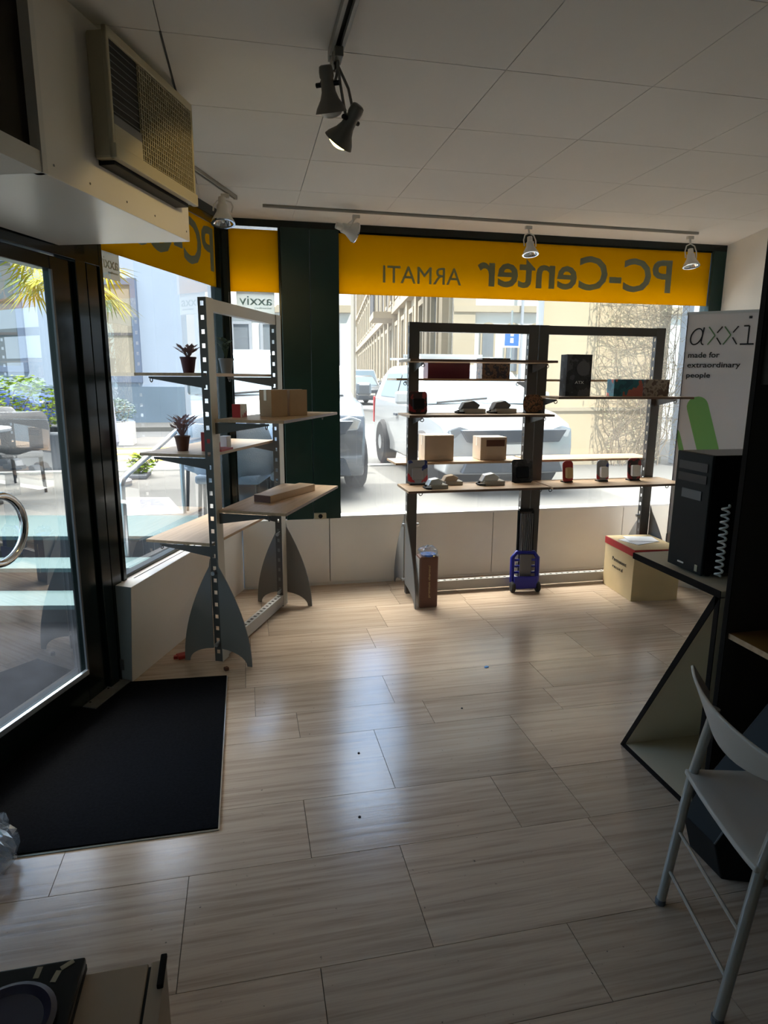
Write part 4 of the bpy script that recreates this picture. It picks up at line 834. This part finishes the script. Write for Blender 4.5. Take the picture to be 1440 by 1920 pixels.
# generic car
def car(label, name, loc, rz, L, Wd, H, paint, rack_=False, tall=False, plate=None):
    o = thing(name, label, 'car', loc, rz); w = Wd / 2
    hz = .92 if not tall else 1.02
    prof = [(.06, .24), (0, .34), (-.01, .52), (.04, .70), (.16, hz - .16), (.55, hz - .06), (1.02, hz), (L - .12, hz + .05), (L, hz - .1), (L, .36), (L - .1, .24)]
    def wy(y, z):
        k = 1 - .13 * max(0, 1 - y / .55) ** 2 - .06 * max(0, 1 - (L - y) / .5) ** 2; return w * k * (1 - .03 * (z > .8) - .03 * (z < .3))
    mb = MB(); n = len(prof); vs = []
    cols = 7
    for j in range(cols):
        t_ = j / (cols - 1) * 2 - 1
        for y, z in prof:
            bulge = -.10 * (1 - t_ * t_) if y < .3 else (.06 * (1 - t_ * t_) if y > L - .3 else 0)
            vs.append((t_ * wy(y, z), y + bulge, z + (.03 * (1 - t_ * t_) if z > .7 else 0)))
    fs = [tuple(range(n)), tuple(range((cols - 1) * n, cols * n))[::-1]]
    for j in range(cols - 1):
        for i in range(n): fs.append((j * n + i, (j + 1) * n + i, (j + 1) * n + (i + 1) % n, j * n + (i + 1) % n))
    mb.add(vs, fs); mb.obj('body', paint, o, smooth=True, bevel=.03, seg=3)
    gh = [(1.0, hz - .02), (1.55, H - .07), (1.85, H), (L - .55, H), (L - .25, H - .12), (L - .05, hz + .02)]
    mb = MB(); n = len(gh); vs = []
    for t_ in (-1, -.9, 0, .9, 1):
        for y, z in gh: k = .93 - .16 * (z - hz) / (H - hz); vs.append((t_ * w * k, y, z - (.03 if abs(t_) == 1 and z > hz + .2 else 0)))
    fs = [tuple(range(n)), tuple(range(4 * n, 5 * n))[::-1]]
    for j in range(4):
        for i in range(n): fs.append((j * n + i, (j + 1) * n + i, (j + 1) * n + (i + 1) % n, j * n + (i + 1) % n))
    mb.add(vs, fs); mb.obj('roof', paint, o, smooth=True)
    def kx(z): return w * (.93 - .16 * (z - hz) / (H - hz))
    # windscreen
    a0, a1 = Vector((0, 1.04, hz + .02)), Vector((0, 1.53, H - .09)); off = Vector((0, -.012, .012))
    x0_, x1_ = kx(hz + .02) * .88, kx(H - .09) * .88
    MB().quad(a0 + off + Vector((-x0_, 0, 0)), a0 + off + Vector((x0_, 0, 0)), a1 + off + Vector((x1_, 0, 0)), a1 + off + Vector((-x1_, 0, 0))).obj('windscreen', 'carglass', o)
    MB().tube([a0 + off * 2 + Vector((-x0_ * .8, 0, .0)), a0 + off * 2 + Vector((.1, 0, .05))], .012, 5).obj('wiper', 'black', o)
    for s_ in (-1, 1):
        for ya, yb in ((1.32, 2.15), (2.22, L - .45)):
            z0_, z1_ = hz + .07, H - .11; yy = ya + .28 if ya < 2 else ya
            MB().quad((s_ * (kx(z0_) + .008), ya, z0_), (s_ * (kx(z0_) + .008), yb, z0_), (s_ * (kx(z1_) + .008), yb - (.15 if ya > 2 else 0), z1_), (s_ * (kx(z1_) + .008), yy, z1_)).obj('side_window', 'carglass', o)
        # headlamp
        mb = MB(); mb.prism([(0, 0), (.30, .03), (.34, .13), (.22, .17), (.02, .11)], (0, .12, 0), (s_ * w * .45, .0, hz - .33), (s_, 0, 0), (0, 0, 1))
        hl = mb.obj('headlamp', 'headlamp', o, bevel=.02)
        for y in (.78, L - .78):
            wheel = MB(); wheel.lathe([(.2, -.10), (.29, -.10), (.325, -.07), (.33, 0), (.325, .07), (.29, .10), (.2, .10)], 28, T(s_ * (w - .09), y, .33) @ Matrix.Rotation(PI / 2, 4, 'Y')); wh = wheel.obj('wheel', 'tyre', o, smooth=True)
            MB().lathe([(.001, .105), (.05, .11), (.19, .085), (.21, .10), (.21, .07)], 20, T(s_ * (w - .09), y, .33) @ Matrix.Rotation(PI / 2 * s_, 4, 'Y'), cap=False).obj('hubcap', 'hub', wh, smooth=True)
        MB().box(s_ * (w + .09) - .09, s_ * (w + .09) + .09, 1.15, 1.25, hz + .02, hz + .17).obj('wing_mirror', paint, o, bevel=.03)
        MB().box(s_ * w * .93 - .015, s_ * w * .93 + .015, L - .06, L + .01, hz - .35, hz + .05).obj('tail_lamp', 'taillight', o, bevel=.01)
        MB().box(s_ * (w - .015) - .012, s_ * (w - .015) + .012, 1.95, 2.1, hz - .16, hz - .13).obj('door_handle', 'grille', o)
    mb = MB(); mb.prism([(-w * .62, .0), (w * .62, 0), (w * .72, .13), (-w * .72, .13)], (0, .1, 0), (0, -.115, hz - .33), (1, 0, 0), (0, 0, 1)); mb.obj('grille', 'grille', o, bevel=.01)
    mb = MB(); mb.prism([(-w * .7, .0), (w * .7, 0), (w * .62, .17), (-w * .62, .17)], (0, .1, 0), (0, -.10, .27), (1, 0, 0), (0, 0, 1)); mb.obj('lower_intake', 'grille', o, bevel=.01)
    MB().box(-.26, .26, -.13, -.11, .47, .57).obj('number_plate', 'white', o)
    if rack_:
        mb = MB()
        for s_ in (-1, 1): mb.tube([(s_ * w * .62, 1.85, H + .02), (s_ * w * .62, 1.9, H + .09), (s_ * w * .62, L - .6, H + .09), (s_ * w * .62, L - .55, H + .02)], .015, 6)
        for y in (1.98, L - .9): mb.box(-w * .85, w * .85, y, y + .06, H + .08, H + .11)
        for y in (2.25, 2.5): mb.box(-w * .7, w * .6, y, y + .05, H + .11, H + .15)
        mb.obj('roof_rack', 'alu', o)
    return o
car('white hatchback with a roof rack parked facing the front window', 'car', (2.755, 6.42, SZ - .02), -.0, 3.7, 1.62, 1.42, 'carwhite', True)
car('dark grey car parked facing the window behind the green column', 'car', (.43, 6.5, SZ - .02), .0, 4.2, 1.75, 1.58, 'cargrey', tall=True)
car('blue car parked in the street beyond the cafe chairs', 'car', (-4.0, 15.4, SZ - .02), PI / 2 - .12, 4.1, 1.75, 1.42, 'carblue')
car('small white delivery vehicle far down the street', 'car', (7.75, 41, SZ - .02), .0, 4.2, 1.8, 1.85, 'carwhite', tall=True)
car('dark car far down the street next to the white delivery vehicle', 'car', (5.9, 31, SZ - .02), .1, 4.1, 1.75, 1.42, 'cargrey')

# cafe: chairs, planter, palm, parasol
def rattan_chair(label, loc, rz, m='rattan', base=None):
    if base: return again(base, loc, rz, label)
    o = thing('rattan_chair', label, 'chair', loc, rz, 'outdoor rattan chairs')
    MB().box(-.26, .26, -.26, .26, .38, .45).obj('seat', m, o, bevel=.02)
    P_ = [[(.30 * math.sin(v_) * (1 + .12 * u_), .26 * math.cos(v_) * (1 + .1 * u_) + .04 * u_ , (.44 + .42 * u_) if abs(v_) < 1.1 else (.44 + .42 * u_ * max(.45, 1 - (abs(v_) - 1.1) * 1.1))) for v_ in [-1.9 + 3.8 * j / 16 for j in range(17)]] for u_ in [i / 5 for i in range(6)]]
    MB().grid(P_).obj('backrest', m, o, solid=.03, smooth=True)
    for x in (-.23, .23):
        for y in (-.23, .2): MB().tube([(x, y, .4), (x * 1.08, y * 1.1, 0)], [.018, .014], 8).obj('leg', 'black', o)
    return o
rc = rattan_chair('dark rattan chair with its back to the door glass', (-2.42, 7.55, SZ), PI + .3)
MB().box(-.22, .22, -.2, .2, .45, .49).obj('cushion', 'cushion', rc, bevel=.015)
rattan_chair('dark rattan chair further left at the door edge', (-3.1, 7.3, SZ), PI * .6, base=rc)
rattan_chair('dark rattan chair facing the shrub planter', (-2.95, 8.3, SZ), .3, base=rc)
rb_ = rattan_chair('blue-grey rattan chair outside the narrow window', (.03, 6.02, SZ), .2, 'rattanblue') if False else None
rc2 = rattan_chair('blue-grey rattan chair outside the narrow window, on its left', (-.10, 5.46, SZ), 2.9, 'rattanblue')
rattan_chair('blue-grey rattan chair outside the narrow window, on its right', (.50, 5.52, SZ), 1.3, base=rc2)
rattan_chair('blue-grey rattan chair behind the handrail post', (-.24, 6.02, SZ), .4, base=rc2)
tb = thing('cafe_table', 'round cafe table between the dark rattan chairs', 'table', (-2.55, 6.75, SZ))
MB().lathe([(.35, .7), (.36, .71), (.36, .73), (.35, .74)], 30).obj('table_top', 'greystone', tb); MB().tube([(0, 0, .7), (0, 0, .02)], .03, 10).obj('pedestal', 'black', tb); MB().lathe([(.22, 0), (.22, .02), (.03, .04)], 24).obj('base', 'black', tb)

def shrub(label, loc, w, d, h, potw, poth, n, seed, pm='planter', lm='leaf'):
    rnd = random.Random(seed); o = thing('potted_shrub', label, 'plant', loc)
    MB().box(-potw / 2, potw / 2, -.22, .22, 0, poth).obj('planter', pm, o, bevel=.01)
    mb = MB(); st_ = MB()
    for i in range(14): st_.tube([(rnd.uniform(-.3, .3) * w, 0, poth - .02), (rnd.uniform(-.45, .45) * w, rnd.uniform(-.3, .3) * d, poth + h * rnd.uniform(.5, .85))], .006, 4)
    st_.obj('stems', 'twig', o)
    for i in range(n):
        a_ = rnd.uniform(0, 2 * PI); r_ = rnd.random() ** .5; z = rnd.uniform(.12, 1) * h; k = math.sin(min(1, z / h) * PI * .75 + .35)
        c = Vector((math.cos(a_) * r_ * w * .5 * k, math.sin(a_) * r_ * d * .5 * k, poth + z + rnd.uniform(-.04, .04)))
        s_ = rnd.uniform(.02, .045); q = Matrix.Rotation(rnd.uniform(0, 2 * PI), 3, 'Z') @ Matrix.Rotation(rnd.uniform(-1.1, 1.1), 3, 'X')
        mb.quad(c + q @ Vector((-s_, 0, 0)), c + q @ Vector((0, -s_ * .5, 0)), c + q @ Vector((s_, 0, 0)), c + q @ Vector((0, s_ * .5, 0)))
    mb.obj('foliage', lm, o); return o
shrub('bright green shrub in a long dark planter beyond the rattan chairs', (-2.85, 9.3, SZ), 1.15, .5, .72, 1.0, .48, 1300, 4)
shrub('pale blue-green shrub in a white planter before the slate plinth', (-2.35, 12.8, SZ - .02), .75, .5, .42, .62, .42, 700, 21, 'white', 'leafpale')
shrub('low green plant beside the tall grey palm pot', (-1.30, 8.4, SZ), .35, .3, .22, .2, .05, 260, 8)
pm = thing('potted_palm', 'palm with yellow-green fan leaves in a tall grey pot', 'plant', (-1.85, 8.4, SZ))
MB().lathe([(.11, 0), (.17, .55), (.18, .6), (.15, .6), (.14, .5)], 4 * 6).obj('pot', 'potgrey', pm, smooth=True)
MB().lathe([(.0001, .55), (.15, .55)], 12, cap=False).obj('soil', 'darkbrown', pm)
MB().tube([(0, 0, .5), (-.05, 0, 1.2), (-.1, 0, 2.2)], [.06, .05, .045], 10).obj('trunk', 'bark', pm, smooth=True)
rnd = random.Random(5); mb = MB(); stm = MB(); top = Vector((-.1, 0, 2.2))
for k in range(15):
    a_ = 2 * PI * k / 15 + rnd.uniform(-.2, .2); el = rnd.uniform(-.25, .75); d_ = Vector((math.cos(a_) * math.cos(el), math.sin(a_) * math.cos(el), math.sin(el))); L_ = rnd.uniform(.28, .5); c = top + d_ * L_
    stm.tube([top, c], .008, 5); side = d_.cross(Vector((0, 0, 1))).normalized(); up_ = side.cross(d_)
    for j in range(17):
        b_ = (j - 8) / 8 * 1.5; dd = (d_ * math.cos(b_) + side * math.sin(b_)); dd = (dd - Vector((0, 0, .18 + .25 * abs(b_)))).normalized(); l_ = rnd.uniform(.34, .46); w_ = dd.cross(up_).normalized() * .014
        mid = c + dd * l_ * .5; tip = c + dd * l_ - Vector((0, 0, .10)); mb.add([c, mid - w_, tip, mid + w_], [(0, 1, 2, 3)])
mb.obj('fronds', 'palm', pm); stm.obj('frond_stems', 'palm', pm)
ps = thing('folded_parasol', 'folded white parasol on a pole beside the palm pot', 'parasol', (-1.55, 7.75, SZ))
MB().tube([(0, 0, 0), (0, 0, 2.3)], .025, 10).obj('pole', 'white', ps); MB().lathe([(.25, 0), (.25, .06), (.05, .08)], 24).obj('base', 'potgrey', ps)
mb = MB(); mb.lathe([(.03, 2.28), (.06, 2.1), (.10, 1.2), (.15, .5), (.13, .45), (.02, .6)], 12); mb.obj('canopy', 'parasol', ps)

# buildings ---------------------------------------------------------
def facade_window(mb_f, mb_g, c, R, w, h, fr=.12, dep=.06, inset=.02):
    """frame pieces go to mb_f, pane to mb_g; c lower centre, R right unit vector; N toward viewer"""
    N = R.cross(Vector((0, 0, 1)))
    for (a_, b_, z0_, z1_) in ((-w / 2 - fr, -w / 2, -fr, h + fr), (w / 2, w / 2 + fr, -fr, h + fr), (-w / 2, w / 2, -fr, 0), (-w / 2, w / 2, h, h + fr)):
        mb_f.prism([(a_, z0_), (b_, z0_), (b_, z1_), (a_, z1_)], N * dep, c, R, (0, 0, 1))
    mb_g.prism([(-w / 2, 0), (w / 2, 0), (w / 2, h), (-w / 2, h)], N * inset, c, R, (0, 0, 1))
UPZ = Vector((0, 0, 1))
# pale blue house
b1 = thing('building', 'pale blue-white house across the street with slate-grey plinth', 'building', (-1.54, 18.13, SZ))
R1 = Vector((.978, -.21, 0)).normalized(); N1 = R1.cross(UPZ)
MB().prism([(-14, 0), (0, 0), (0, 11), (-14, 11)], -N1 * 5.5, (0, 0, 0), R1, UPZ).obj('wall', 'bluewall', b1)
MB().prism([(-14, 0), (.0, 0), (.0, .98), (-14, .98)], N1 * .05, (0, 0, 0), R1, UPZ).obj('plinth', 'plinth', b1)
for cx_, wd, z0_, h_, kind in ((-1.93, 1.35, 1.25, 2.3, 1), (-5.2, 1.9, 1.5, 2.6, 2), (-9.0, 1.8, 1.5, 2.6, 2)):
    f_ = MB(); g_ = MB(); facade_window(f_, g_, R1 * cx_ + Vector((0, 0, z0_)), R1, wd, h_, .16, .08, .02); w_ = f_.obj('window', 'surround', b1); g_.obj('pane', 'winbeige' if kind == 1 else 'winglass', w_)
    m_ = MB(); 
    for zz in ((.45,) if kind == 1 else (.3, .62)): m_.prism([(-wd / 2, h_ * zz), (wd / 2, h_ * zz), (wd / 2, h_ * zz + .07), (-wd / 2, h_ * zz + .07)], N1 * .05, R1 * cx_ + Vector((0, 0, z0_)), R1, UPZ)
    m_.prism([(-.04 - wd * .2, 0), (.04 - wd * .2, 0), (.04 - wd * .2, h_), (-.04 - wd * .2, h_)], N1 * .05, R1 * cx_ + Vector((0, 0, z0_)), R1, UPZ); m_.obj('glazing_bar', 'winframe', w_)
# pinkish stone house right of it
b2 = thing('building', 'pinkish stone house set back right of the pale blue house', 'building', (-2.3, 25, SZ))
MB().prism([(0, 0), (1.58, 0), (1.58, 12), (0, 12)], -N1 * 3, (0, 0, 0), R1, UPZ).obj('wall', 'pinkwall', b2)
# small-window view: white building with shopfront glass
b3 = thing('building', 'white building with tall shop glazing seen through the narrow window', 'building', (-.7, 24.5, SZ))
MB().prism([(0, 0), (4.6, 0), (4.6, 12), (0, 12)], -N1 * 4, (0, 0, 0), R1, UPZ).obj('wall', 'whitewall', b3)
for k in range(4):
    f_ = MB(); g_ = MB(); facade_window(f_, g_, R1 * (.7 + k * 1.05) + Vector((0, 0, .9)), R1, .55, 2.2, .1, .08); w_ = f_.obj('window', 'greystone', b3); g_.obj('pane', 'winglass', w_)
MB().prism([(0, 3.5), (4.6, 3.5), (4.6, 3.75), (0, 3.75)], N1 * .2, (0, 0, 0), R1, UPZ).obj('cornice', 'sandlight', b3)
# long sandstone building down the street
D4 = Vector((.129, .992, 0)).normalized(); S0 = Vector((6.67, 21.07, SZ))
b4 = thing('building', 'long sandstone building receding down the street with a corner balcony', 'building', S0)
NL = Vector((-D4.y, D4.x, 0))  # facade normal towards the street (left)
MB().prism([(0, 0), (128, 0), (128, 15), (0, 15)], -NL * 14, (0, 0, 0), D4, UPZ).obj('wall', 'sandlight', b4)
MB().prism([(0, 15), (128, 15), (122, 18), (6, 18)], -NL * 12, -NL * .8, D4, UPZ).obj('roof', 'roofslate', b4)
mb = MB()
for z_, t_ in ((1.1, .12), (4.9, .35), (5.3, .2), (9.2, .3), (14.6, .6)): mb.prism([(0, z_), (128, z_), (128, z_ + .3), (0, z_ + .3)], NL * t_, (0, 0, 0), D4, UPZ)
mb.obj('cornice', 'sandstone', b4)
mb = MB()
for k in range(22): mb.prism([(k * 3.4 + .1, 0), (k * 3.4 + .75, 0), (k * 3.4 + .75, 14.6), (k * 3.4 + .1, 14.6)], NL * .22, (0, 0, 0), D4, UPZ)
mb.obj('pilaster', 'sandstone', b4)
for k in range(20):
    for z_, h_ in ((1.3, 2.9), (5.9, 2.5), (10, 2.4)):
        if k > 11 and z_ > 9: continue
        f_ = MB(); g_ = MB(); R_ = -D4; c_ = D4 * (k * 3.4 + 2.1) + Vector((0, 0, z_)) + NL * .0
        facade_window(f_, g_, c_, R_, 1.2, h_, .22, .2, .05); w_ = f_.obj('window', 'sandstone', b4); g_.obj('pane', 'winglass', w_)
bc = D4 * 17 + Vector((0, 0, 4.7))
bl_ = MB().prism([(0, 0), (3.6, 0), (3.6, .35), (0, .35)], NL * 1.4, bc, D4, UPZ).obj('balcony', 'sandstone', b4)
mb = MB()
for k in range(15): mb.tube([bc + D4 * (k * .25) + NL * 1.35 + Vector((0, 0, .35)), bc + D4 * (k * .25) + NL * 1.35 + Vector((0, 0, 1.5))], .03, 4)
for k in range(6): mb.tube([bc + NL * (1.35 - k * .25) + Vector((0, 0, .35)), bc + NL * (1.35 - k * .25) + Vector((0, 0, 1.5))], .03, 4)
mb.tube([bc + Vector((0, 0, 1.5)), bc + NL * 1.35 + Vector((0, 0, 1.5)), bc + NL * 1.35 + D4 * 3.6 + Vector((0, 0, 1.5))], .05, 4); mb.obj('balustrade', 'winframe', bl_)
# white building: end face towards the shop
b5 = thing('building', 'white building with arched windows behind the parked white car', 'building', (6.75, 21.0, SZ))
R5 = Vector((.985, -.17, 0)).normalized(); N5 = R5.cross(UPZ)
MB().prism([(0, 0), (9, 0), (9, 16), (0, 16)], N5 * .25, (0, 0, 0), R5, UPZ).obj('wall', 'whitewall', b5)
MB().prism([(0, 0), (.7, 0), (.7, 16), (0, 16)], N5 * .4, (0, 0, 0), R5, UPZ).obj('quoin_pier', 'sandlight', b5)
MB().prism([(0, 3.35), (9, 3.35), (9, 3.55), (0, 3.55)], N5 * .45, (0, 0, 0), R5, UPZ).obj('string_course', 'sandlight', b5)
def arch(c, w, h, parent, m='winglass'):
    pts = [(-w / 2, 0), (w / 2, 0), (w / 2, h)] + [(w / 2 * math.cos(a_), h + w / 2 * math.sin(a_)) for a_ in [PI * i / 8 for i in range(1, 8)]] + [(-w / 2, h)]
    big = [((x) * 1.35, z * 1.04 - (.1 if z == 0 else 0)) for x, z in pts]
    f_ = MB().prism(big, N5 * .32, c, R5, UPZ).obj('window', 'sandlight', parent); MB().prism(pts, N5 * .34, c, R5, UPZ).obj('pane', m, f_)
for x_ in (1.15, 2.0, 2.9, 3.75): arch(R5 * x_ + Vector((0, 0, 4.0)), .38, 1.0, b5)
for x_ in (1.15, 1.95, 2.75, 3.5, 4.3): arch(R5 * x_ + Vector((0, 0, 1.5)), .36, 1.3, b5)
MB().tube([R5 * 2.2 + N5 * .5 + Vector((0, 0, 0)), R5 * 2.2 + N5 * .5 + Vector((0, 0, 16))], .05, 8).obj('downpipe', 'greystone', b5)
# cream house close on the right
b6 = thing('building', 'cream rendered house close behind the right rack bay', 'building', (4.1, 8.63, SZ))
MB().prism([(0, 0), (2.0, 0), (4.2, 5), (2.4, 5)], (0, 0, 5.1), (0, 0, -.1)).obj('wall', 'creamwall', b6); MB().box(0, 2.0, -.06, 0, 0, .10).obj('plinth', 'sandlight', b6)
MB().box(-.0, 1.75, -.03, 0, .78, .83).obj('string_course', 'sandlight', b6)
MB().tube([(-.06, -.02, 0), (-.06, -.02, 9)], .05, 10).obj('downpipe', 'greystone', b6)
b7 = thing('building', 'pale blue wall with slate plinth right of the climbing vine', 'building', (6.25, 7.9, SZ))
MB().box(0, 6, 0, .7, 0, 5).obj('wall', 'bluewall', b7); MB().box(-.02, 6, -.06, 0, 0, .75).obj('plinth', 'plinth', b7)
# vine
vn = thing('climbing_vine', 'bare tangled climbing vine on the cream house', 'plant', (5.55, 8.5, SZ))
rnd = random.Random(3); mb = MB(); lf = MB()
def branch(p, d, r, n, depth):
    pts = [p]
    for i in range(n):
        d = (d + Vector((rnd.gauss(0, .28), rnd.gauss(0, .12), rnd.gauss(.04, .2)))).normalized(); q = pts[-1] + d * .13
        q.y = min(max(q.y, -.16), .09); q.x = min(max(q.x, -.62 + (.15 if q.z < 1.2 else 0)), .62); pts.append(q)
        if depth and rnd.random() < .30: branch(q, Vector((rnd.choice((-1, 1)) * .8, rnd.uniform(-.3, .2), rnd.uniform(-.5, .8))), r * .6, rnd.randint(4, 9), depth - 1)
        if rnd.random() < .5:
            s_ = rnd.uniform(.008, .02); a_ = Vector((rnd.gauss(0, 1), rnd.gauss(0, 1), rnd.gauss(0, 1))).normalized() * s_; b_ = a_.orthogonal() * .6; lf.quad(q - a_, q - b_, q + a_, q + b_)
    mb.tube(pts, [r * (1 - .6 * i / n) for i in range(n + 1)], 4)
for k in range(19): branch(Vector((rnd.uniform(-.4, .4), rnd.uniform(-.2, .05), 0)), Vector((rnd.uniform(-.3, .3), 0, 1)), .007, 24, 2)
mb.obj('stems', 'twig', vn); lf.obj('leaves', 'vineleaf', vn)
# parking sign
ps_ = thing('parking_sign', 'blue square street sign on a pole in front of the white building', 'sign', (7.75, 18.4, SZ))
MB().tube([(0, 0, 0), (0, 0, 3.2)], .03, 8).obj('pole', 'steel', ps_); MB().box(-.26, .26, -.06, -.04, 2.15, 2.75).obj('sign_plate', 'white', ps_)
MB().box(-.22, .22, -.065, -.06, 2.20, 2.70).obj('blue_face', 'signblue', ps_); MB().box(-.05, .05, -.07, -.065, 2.28, 2.42).box(-.05, .05, -.07, -.065, 2.47, 2.62).obj('pictogram', 'white', ps_)
# far tree
rnd = random.Random(11); tr_ = thing('tree', 'bright green tree at the far end of the street', 'tree', (15.4, 140, SZ))
MB().tube([(0, 0, 0), (0, 0, 5)], [.5, .35], 8).obj('trunk', 'bark', tr_)
mb = MB()
for i in range(3200):
    a_ = rnd.uniform(0, 2 * PI); z = rnd.uniform(-1, 1); r_ = rnd.random() ** .4; k = math.sqrt(1 - z * z); c = Vector((math.cos(a_) * k * r_ * 6, math.sin(a_) * k * r_ * 5, 6.5 + z * r_ * 5.5)); s_ = .35
    q = Matrix.Rotation(rnd.uniform(0, 6), 3, 'Z') @ Matrix.Rotation(rnd.uniform(-1.2, 1.2), 3, 'X'); mb.quad(c + q @ Vector((-s_, 0, 0)), c + q @ Vector((0, -s_, 0)), c + q @ Vector((s_, 0, 0)), c + q @ Vector((0, s_, 0)))
mb.obj('foliage', 'treeleaf', tr_)
